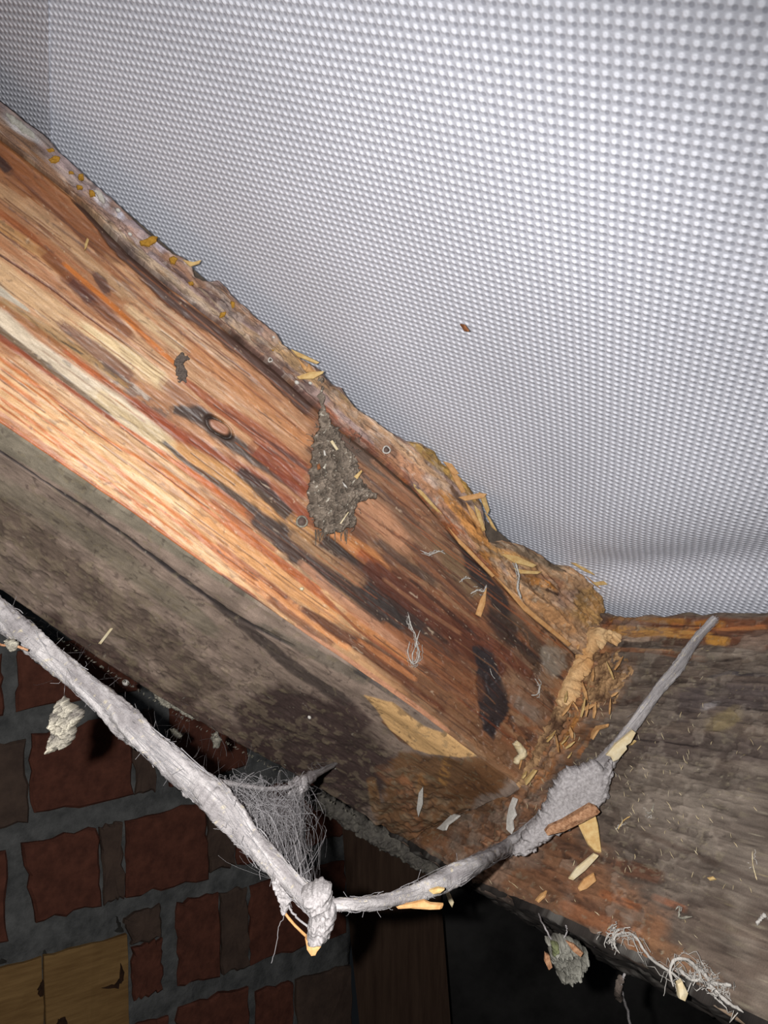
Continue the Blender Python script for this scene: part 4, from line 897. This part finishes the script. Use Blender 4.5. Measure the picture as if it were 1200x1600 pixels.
puff('lichen_crust', [(8,178),(20,184),(40,198),(62,218),(56,222),(36,212),(18,196)], FACE, .0009, plain('pale_lichen', (205,202,192), (165,160,148), 500), strip, 1., .0018, 4, 3, .5, .002, 2.5, 60)
puff('lichen_crust', [(146,300),(156,302),(165,316),(163,324),(154,316)], FACE, .0009, plain('white_lichen', (228,222,212), (190,182,172), 500), strip, 1., .003, 4, 3, .5, .002, 2.5, 61)
# splinters and rags of the torn strip: parts of the rafter
for pl, lf, sl, mt in (([(284,408),(298,414),(312,412),(309,417),(296,420)], .003, .003, M_chip), ([(452,548),(470,557),(494,571),(490,573),(462,560)], .004, .003, M_chip), ([(462,560),(474,575),(490,583),(484,588),(472,580)], .003, .003, M_chipo), ([(478,572),(488,585),(472,586)], .005, .002, M_chipo),
    ([(700,733),(712,744),(722,770),(716,772),(706,752)], .003, .003, M_chipo), ([(712,778),(742,772),(752,774),(748,780),(722,784)], .005, .004, M_chipo), ([(744,770),(752,776),(754,800),(750,806),(746,788)], .006, .006, M_chip), ([(752,802),(758,812),(763,832),(758,826)], .007, .006, M_chip), ([(724,785),(735,800),(745,825),(740,824),(730,806)], .004, .003, M_chipo), ([(736,790),(744,800),(750,830),(746,832),(740,812)], .005, .003, M_chip), ([(690,722),(702,726),(712,742),(704,744)], .003, .002, M_chipo), ([(630,742),(660,770),(690,806),(686,806),(656,774)], .001, .002, M_chip), ([(686,804),(720,845),(770,900),(766,902),(716,850)], .001, .002, M_chipo), ([(770,898),(820,948),(888,1006),(884,1010),(816,954)], .0015, .002, M_chipo),
    ([(775,866),(800,870),(828,884),(822,888),(795,880)], .006, .003, M_chip), ([(795,888),(815,892),(836,894),(830,898),(806,897)], .006, .003, M_chip), ([(880,880),(905,884),(936,902),(930,907),(900,894)], .010, .005, M_chip), ([(908,911),(936,907),(952,908),(936,914),(914,916)], .013, .004, M_chip), ([(905,895),(925,905),(945,918),(942,930),(925,915)], .004, .003, M_chipo), ([(742,960),(748,938),(757,918),(756,944),(750,964)], .001, .002, M_chipo)):
    chip('splinter', pl, FACE, mt, lf, .0012, sl, strip)
# crumbled wood in the joint: part of the purlin
def pulp(A, B, n2, n3):
    k = np.clip(.55+n2*1.5+n3*.7, 0, 1)[...,None]; return lin((232,176,116))*(1-k)+lin((255,214,160))*k
def pulp2(A, B, n2, n3):
    k = np.clip(.5+n2*2.2+n3*.9, 0, 1)[...,None]; return lin((104,76,56))*(1-k)+lin((206,164,118))*k
puff('crumbled_wood', [(906,950),(922,956),(934,976),(950,986),(972,994),(968,1004),(944,1012),(930,1018),(924,1040),(914,1064),(908,1084),(896,1104),(876,1110),(864,1096),(876,1070),(884,1046),(884,1016),(882,1000),(896,982)], PURL, .009, M_rot, pur, 1.1, -.001, 16, 7, .12, .016, .2, 71, pulp)
puff('crumbled_wood', [(868,1098),(890,1104),(884,1130),(868,1150),(846,1185),(828,1212),(812,1236),(798,1236),(800,1218),(824,1185),(846,1150),(858,1120)], PURL, .0055, M_rot, pur, 1.1, -.001, 14, 9, .45, .007, .2, 73, pulp2)
puff('crumbled_wood', [(925,1020),(960,1012),(990,1030),(985,1060),(960,1090),(930,1110),(905,1120),(900,1095),(912,1060)], PURL, .0028, M_rot, pur, 1.2, -.002, 20, 14, .6, .006, .2, 75, pulp2)
for k in range(30):                                     # shreds caught in the corner
    x, y = rng.choice([(rng.uniform(862, 935), rng.uniform(1090, 1180)), (rng.uniform(815, 900), rng.uniform(1150, 1230)), (rng.uniform(900, 990), rng.uniform(1010, 1130))]); L = rng.uniform(10, 34); a_ = rng.uniform(-1.9, -.5); w_ = rng.uniform(1.2, 3)
    dx, dy = math.cos(a_)*L, math.sin(a_)*L; nx, ny = -math.sin(a_)*w_, math.cos(a_)*w_
    o = chip('shred', [(x-nx*.4, y-ny*.4), (x+dx*.5-nx, y+dy*.5-ny), (x+dx, y+dy), (x+dx*.45+nx, y+dy*.45+ny), (x+nx*.5, y+ny*.5)], PURL, rng.choice([M_chip, M_chipo, M_chipo]), rng.uniform(.006, .011), .0008, rng.uniform(-.006, .006), pur)

# ------------------------------------------------------------------ loose chips
chip('wood_chip', [(460,592),(478,586),(499,586),(497,590),(484,597),(464,596)], FACE, M_chip, .006, .0014, .004, None, 'pale orange wood chip lying on the strip above the dust clump')
Z = lambda x, y, g: AIR(zp(x, y)-g)
chip('bark_piece', [(852,1300),(858,1291),(878,1280),(900,1264),(918,1251),(928,1255),(933,1262),(910,1280),(880,1298),(856,1306)], Z(890,1280,.034), M_bark, 0, .004, .006, None, 'reddish brown bark piece caught under the grey web wad', 'bark')
chip('wood_chip', [(903,1288),(912,1276),(930,1271),(934,1288),(937,1328),(926,1326),(916,1316)], Z(920,1300,.012), M_chip, 0, .002, .006, None, 'broad pale wood chip hanging just below the bark piece')
chip('wood_chip', [(889,1374),(900,1356),(926,1330),(933,1333),(914,1358),(896,1376)], Z(910,1352,.010), M_cream, 0, .0016, .004, None, 'narrow cream sliver below the broad pale chip')
chip('wood_chip', [(903,1388),(911,1373),(926,1361),(930,1373),(916,1388),(906,1393)], Z(915,1378,.008), M_chipo, 0, .0016, .003, None, 'small square orange chip lowest under the web wad')
chip('wood_chip', [(844,1412),(849,1400),(856,1393),(855,1404),(848,1415)], PURL, M_chipo, .002, .0015, .003, None, 'small orange flake by the lower edge of the purlin')
chip('wood_chip', [(947,1180),(960,1162),(985,1138),(990,1142),(984,1156),(976,1162),(978,1168),(966,1186),(958,1190),(954,1182)], Z(966,1165,.026), M_cream, 0, .0025, .004, None, 'cream wood chip caught on the thin upper part of the web strand')
chip('wood_chip', [(978,1162),(990,1160),(1001,1163),(992,1168),(984,1167)], PURL, M_chip, .002, .0015, .003, None, 'tiny pale chip right of the cream chip on the strand')
chip('wood_chip', [(930,1148),(938,1140),(962,1140),(960,1144),(944,1146),(932,1160),(928,1158)], PURL, M_chipo, .004, .0012, .004, None, 'bent orange shaving left of the cream chip on the strand')
chip('wood_chip', [(618,1416),(640,1411),(662,1404),(672,1408),(692,1408),(690,1414),(672,1416),(640,1418),(622,1420)], AIR(.309), M_chipo, 0, .002, .003, None, 'orange splinter under the low part of the right strand')
chip('wood_chip', [(670,1392),(684,1384),(694,1384),(688,1391),(676,1396)], AIR(.318), M_chip, 0, .002, .003, None, 'small pale chip behind the rising right strand')
chip('wood_chip', [(696,1396),(702,1394),(709,1408),(706,1416),(701,1408)], AIR(zp(700,1400)-.03), M_cream, 0, .0015, .002, None, 'tiny cream chip dangling beside the purlin lower edge')
chip('wood_chip', [(477,1464),(490,1466),(503,1470),(498,1476),(495,1482),(488,1484),(480,1475)], AIR(.287), M_chipo, 0, .004, .003, None, 'pale orange chip at the bottom tip of the web')
chip('wood_chip', [(797,1300),(800,1282),(806,1266),(813,1254),(819,1256),(813,1268),(815,1278),(808,1286),(808,1298),(803,1306)], PURL, M_white, .004, .0015, .004, None, 'whitish ragged sliver standing on the purlin left of the web wad')
chip('wood_chip', [(832,1228),(850,1214),(856,1216),(840,1232),(834,1236)], PURL, M_chip, .008, .0012, .003, None, 'pale splinter at the foot of the joint beside the web wad')
o = puff('pupa', [(800,1162),(806,1156),(812,1160),(820,1170),(821,1180),(815,1187),(810,1188),(806,1196),(800,1192),(802,1184),(808,1178),(804,1170)], FACE, .004, M_cream, None, .9, .0005, 6, 1, .15, .005, .2, 81); tag(o, 'curled cream coloured pupa near the foot of the joint', 'pupa')
chip('dust_flake', [(697,1302),(688,1298),(694,1294),(704,1286),(716,1277),(729,1281),(722,1286),(708,1294),(704,1302)], PURL, M_white, .004, .0012, .003, None, 'pale grey flake on the brown foot of the purlin', 'flake')
chip('dust_flake', [(656,1232),(661,1226),(664,1246),(660,1260),(656,1250)], UND, M_white, .004, .001, .002, None, 'narrow whitish flake on the rafter end under the orange patch', 'flake')
chip('wood_chip', [(1108,1374),(1118,1372),(1122,1376),(1112,1378)], PURL, M_chip, .001, .001, 0, None, 'tiny yellow chip on the right part of the purlin')
chip('straw', [(188,960),(200,946),(203,948),(192,962)], UND, M_cream, .001, .0012, .006, None, 'short pale straw sticking out of the rafter underside', 'straw')
chip('straw', [(132,384),(136,372),(139,375),(135,390),(131,396)], FACE, M_chip, .001, .001, .003, None, 'short pale splinter standing on the upper left rafter side', 'straw')
chip('straw', [(725,498),(733,497),(742,504),(734,506)], Fr(lambda px: np.stack(((lambda w_: ((w_-P2)@D1, (w_-P2)@D2))(hit(px, mbase-N*.004, N))), -1), lambda a, b, d: roof(a, b, np.asarray(d)-.0030)), M_brown, .004, .001, .002, None, 'tiny brown husk on the white membrane', 'husk')
# ------------------------------------------------------------------ hanging flakes and fluff
def flakecol(A, B, n2, n3):
    k = np.clip(.5+n2*1.7+n3*.7, 0, 1)[...,None]; return lin((112,106,100))*(1-k)+lin((212,204,184))*k
fk = empty('dust_flake', wpt(100, 1130, .29)); tag(fk, 'crumpled pale dust flake hanging alone before the brick wall', 'flake')
puff('flake', [(100,1087),(107,1099),(118,1104),(131,1112),(128,1124),(117,1136),(116,1155),(102,1167),(92,1170),(80,1176),(77,1156),(83,1136),(77,1117),(88,1100)], AIR(.29), .006, M_dust, fk, .9, 0, 14, 4, .6, .0045, .8, 91, flakecol)
mk('thread', *thread([(100,1090,.29),(103,1060,.30),(112,1008,zu(112,1000)-.002)], .00005, 14), M_silk, fk)
tg = empty('twig_bits', wpt(18, 1004, .33)); tag(tg, 'small tangle of brownish bits under the strand at the left edge', 'debris')
puff('bit', [(8,1000),(20,998),(28,1004),(28,1012),(18,1018),(10,1010)], AIR(.332), .0025, M_flake, tg, .9, 0, 6, 3, .7, .003, .9, 93)
mk('stem', *tube(catmull([wpt(-10,1002,.33), wpt(4,1008,.331), wpt(20,1008,.332), wpt(44,1016,.334)], 14), .0006, 6, .4, 3), M_bark, tg)
def fluff(name, pts_frames, lab, cat, r=.0006, mat=M_web, seed=2, nf=10, spread=.002):
    e_ = empty(name, pts_frames[0][0]); tag(e_, lab, cat)
    for P in pts_frames: mk('thread', *tube(catmull(P, 40), np.interp(np.linspace(0, 1, 40), [0, .1, .9, 1], [.2*r, .55*r, .6*r, .2*r]), 7, 1.2, seed), M_wisp if mat is M_web else mat, e_)
    l = []
    for k in range(int(nf*1.4)):
        P = pts_frames[k % len(pts_frames)]; Q_ = catmull(P, 24); i = rng.randrange(0, 14); Q_ = Q_[i:i+rng.randint(5, 10)]+np.array([rng.gauss(0, spread*.5) for _ in range(3)]); Q_ = Q_+np.array([[rng.gauss(0, spread*.2) for _ in range(3)] for _ in Q_]); l.append(tube(Q_, rng.choice([.0001, .00015, .00025]), 4))
    if l: tag(tubes('fuzz', l, M_wisp, e_), kind='stuff')
    return e_
def on(fr, pts, lift=.002): q_ = fr.cv(pts); return [fr.pos(a_, b_, lift+.0008*((i*37 % 5)-2)*.5) for i, (a_, b_) in enumerate(q_)]
fluff('web_wisp', [on(FACE, [(637,960),(640,978),(646,992),(648,1008),(642,1022),(644,1040)]), on(FACE, [(655,985),(649,1002),(652,1020),(648,1036),(640,1034),(636,1020),(638,1002)])], 'white looped web wisp on the reddish lower rafter side', 'web wisp', .0006, M_web, 4, 16, .0025)
fluff('web_wisp', [on(FACE, [(655,860),(670,866),(684,862),(694,866)])], 'short white wisp right of the dust clump', 'web wisp', .0005, M_web, 5, 5)
fluff('web_wisp', [on(FACE, [(716,910),(724,904),(732,904)])], 'tiny wisp left of the black stain by the joint', 'web wisp', .0004, M_web, 6, 3)
fluff('web_wisp', [on(FACE, [(734,928),(744,922),(752,924),(758,914)])], 'grey fluff above the orange splinter in the black stain', 'web wisp', .0010, M_web, 7, 6)
fluff('web_wisp', [on(FACE, [(764,1044),(766,1054),(770,1060)])], 'tiny pale hook on the lower black stain', 'web wisp', .0003, M_web, 8, 0)
fluff('web_wisp', [on(FACE, [(834,1060),(840,1072),(836,1084),(828,1086)])], 'pale curl on the grey rafter end', 'web wisp', .0007, M_web, 9, 4)
fluff('web_wisp', [on(FACE, [(796,880),(800,900),(797,918),(804,936)], .008)], 'grey vertical wisp on the torn end of the strip', 'web wisp', .0012, M_web, 10, 6)
fluff('web_wisp', [on(PURL, [(975,1494),(968,1482),(974,1468),(990,1463),(1004,1472),(1014,1490),(1030,1508),(1052,1522),(1078,1540)], .004), on(PURL, [(966,1480),(964,1466),(976,1458)], .003)], 'white looped web along the lower edge of the purlin', 'web wisp', .0010, M_web, 11, 22, .004)
fluff('web_wisp', [on(PURL, [(1062,1548),(1058,1526),(1066,1510),(1080,1506),(1096,1516),(1104,1532),(1096,1540),(1080,1530),(1070,1520)], .005), on(PURL, [(1078,1528),(1100,1536),(1120,1548),(1140,1568),(1170,1588)], .003), on(PURL, [(1110,1538),(1130,1542),(1152,1546)], .003), on(PURL, [(1086,1512),(1106,1524),(1122,1542)], .005)], 'tangled white web knot at the bottom right of the purlin', 'web wisp', .0013, M_web, 12, 36, .005)
chip('wood_chip', [(1056,1534),(1064,1530),(1072,1546),(1066,1558),(1057,1554)], Z(1064,1545,.008), M_cream, 0, .003, .001, None, 'cream plug hanging from the tangled white web knot')
fluff('web_wisp', [on(PURL, [(1058,1424),(1064,1420),(1068,1426),(1064,1434),(1072,1438),(1084,1434)], .002)], 'pale curled husk on the lower purlin side', 'web wisp', .0008, M_flake, 13, 2)
fluff('web_wisp', [on(PURL, [(1185,1446),(1194,1438),(1202,1434)], .002)], 'white fluff at the right edge of the purlin', 'web wisp', .0014, M_web, 14, 3)
fluff('web_wisp', [on(PURL, [(1176,1330),(1178,1348),(1182,1362),(1184,1376)], .001)], 'thin pale thread on the right part of the purlin', 'web wisp', .0004, M_cream, 15, 2)
fluff('web_wisp', [on(PURL, [(1008,1268),(1018,1272),(1026,1258)], .001)], 'small pale wisp right of the web wad', 'web wisp', .0006, M_flake, 16, 3)
fluff('web_wisp', [on(PURL, [(966,1296),(976,1284),(988,1278)], .001)], 'yellowish fibre right of the broad pale chip', 'web wisp', .0006, M_chip, 17, 3)
gc = empty('dust_clump', Z(885, 1495, .01).pos(*Z(885, 1495, .01).cv([(885, 1495)])[0], 0.)); tag(gc, 'greenish grey dust clump hanging under the purlin edge', 'dust clump')
zg = zp(885, 1440)-.004
puff('clump', [(853,1468),(866,1462),(884,1466),(902,1470),(920,1492),(914,1512),(902,1524),(890,1531),(874,1531),(866,1514),(858,1490)], AIR(zg), .009, M_dust, gc, 1., 0, 16, 4, .5, .006, .8, 97, lambda A, B, n2, n3: lin((116,113,104))*(1-np.clip(.5+n2*1.6+n3*.6, 0, 1)[...,None])+lin((196,193,180))*np.clip(.5+n2*1.6+n3*.6, 0, 1)[...,None])
puff('moss', [(860,1472),(872,1470),(874,1482),(864,1490)], AIR(zg-.006), .004, M_green, gc, 1., 0, 6, 3, .5, .003, .5, 98)
chip('bark_bit', [(884,1470),(896,1474),(910,1486),(906,1492),(894,1484)], AIR(zg-.010), M_bark, 0, .002, .002, gc); chip('bark_bit', [(851,1488),(858,1492),(862,1508),(856,1512),(850,1500)], AIR(zg-.004), M_bark, 0, .002, .002, gc)
mk('thread', *thread([(862,1468,zg),(850,1448,zg+.002),(842,1428,zp(842,1426)-.001)], .0005, 14, .0003, rng), M_web, gc); mk('thread', *thread([(880,1468,zg),(886,1454,zg+.002),(884,1446,zp(884,1446)-.001)], .0004, 14, .0003, rng), M_web, gc)
dg = empty('hanging_strand', wpt(970, 1560, zp(970, 1490))); tag(dg, 'dim dusty strand hanging in the dark below the purlin', 'cobweb'); zz = zp(970, 1490)+.03
mk('thread', *thread([(976,1522,zz),(970,1540,zz),(978,1570,zz+.02),(990,1620,zz+.04)], .0008, 16, .0005, rng), M_web, dg); mk('thread', *thread([(972,1526,zz),(966,1545,zz),(968,1560,zz+.01)], .0022, 12, .0005, rng), M_darkdust, dg)
# dust along the rafter's bottom edge
puff('dusty_edge', [(462,1222),(500,1232),(560,1268),(640,1316),(744,1380),(738,1396),(690,1378),(620,1340),(545,1296),(478,1252)], AIR(zu(600,1298)+.012), .007, plain('grey_edge_dust', (112,107,98), (70,66,62), 200), raf, 1.5, 0, 14, 6, .5, .006, .8, 123)
for i, (pl, mt, lab) in enumerate((([(236,1066),(246,1068),(262,1080),(280,1092),(302,1106),(318,1116),(318,1128),(300,1124),(280,1112),(258,1104),(242,1090)], M_flake, 'long crumbly dust ridge on the bottom edge of the rafter'), ([(330,1146),(338,1142),(346,1156),(344,1168),(334,1168)], M_flake, 'small pale fluff dangling at the bottom edge of the rafter'), ([(265,1138),(276,1138),(286,1150),(282,1156),(268,1148)], M_flake, 'small yellowish crumb in the dark gap beside the strand'), ([(490,1210),(502,1204),(508,1214),(500,1222),(490,1220)], M_chip, 'yellowish crumb where the web meets the rafter'), ([(520,1196),(530,1188),(538,1190),(532,1200),(522,1204)], M_flake, 'pale crumb on the dark rafter end above the web'))):
    cx, cy = np.mean(pl, 0); o = puff('dust_crumb', pl, AIR(zu(cx, cy)-.006), .004, mt, None, 1., 0, 6, 3, .6, .003, .6, 110+i); tag(o, lab, 'dust')
# crumbs and shreds too many to count
fr_ = []; mats = (M_chip, M_flake)
for mi, (mt, nm, lab) in enumerate(((M_cream, 'frass', 'scattered cream wood dust and fibres on the purlin and in the joint'), (M_flake, 'dust_specks', 'fine pale dust specks caught along the rafter underside'))):
    l = []
    for k in range(150 if mi == 0 else 170):
        if mi == 0:
            x, y = rng.choice([(rng.uniform(960, 1195), rng.uniform(1050, 1400)), (rng.uniform(800, 960), rng.uniform(1100, 1240)), (rng.uniform(760, 1100), rng.uniform(1250, 1480)), (rng.uniform(970, 1080), rng.uniform(1130, 1300))])
            y = min(y, np.interp(x, [a for a, b in PB], [b for a, b in PB])-rng.uniform(12, 60)); fr2 = PURL; r = rng.uniform(.0001, .00024); L = rng.uniform(2, 10)
        else:
            x = rng.uniform(0, 560); yb = np.interp(x, [a for a, b in BB], [b for a, b in BB]); y = yb-abs(rng.gauss(0, 36))+6; fr2 = UND; r = rng.uniform(.0002, .0006); L = rng.uniform(1.5, 6)
        a_ = rng.uniform(-2.4, -.4); P = on(fr2, [(x, y), (x+math.cos(a_)*L*.5+rng.uniform(-1, 1), y+math.sin(a_)*L*.5), (x+math.cos(a_)*L, y+math.sin(a_)*L)], .0016); l.append(tube(np.array(P), [r*.5, r, r*.4], 5))
    tag(tubes(nm, l, mt), lab, 'dust', kind='stuff')
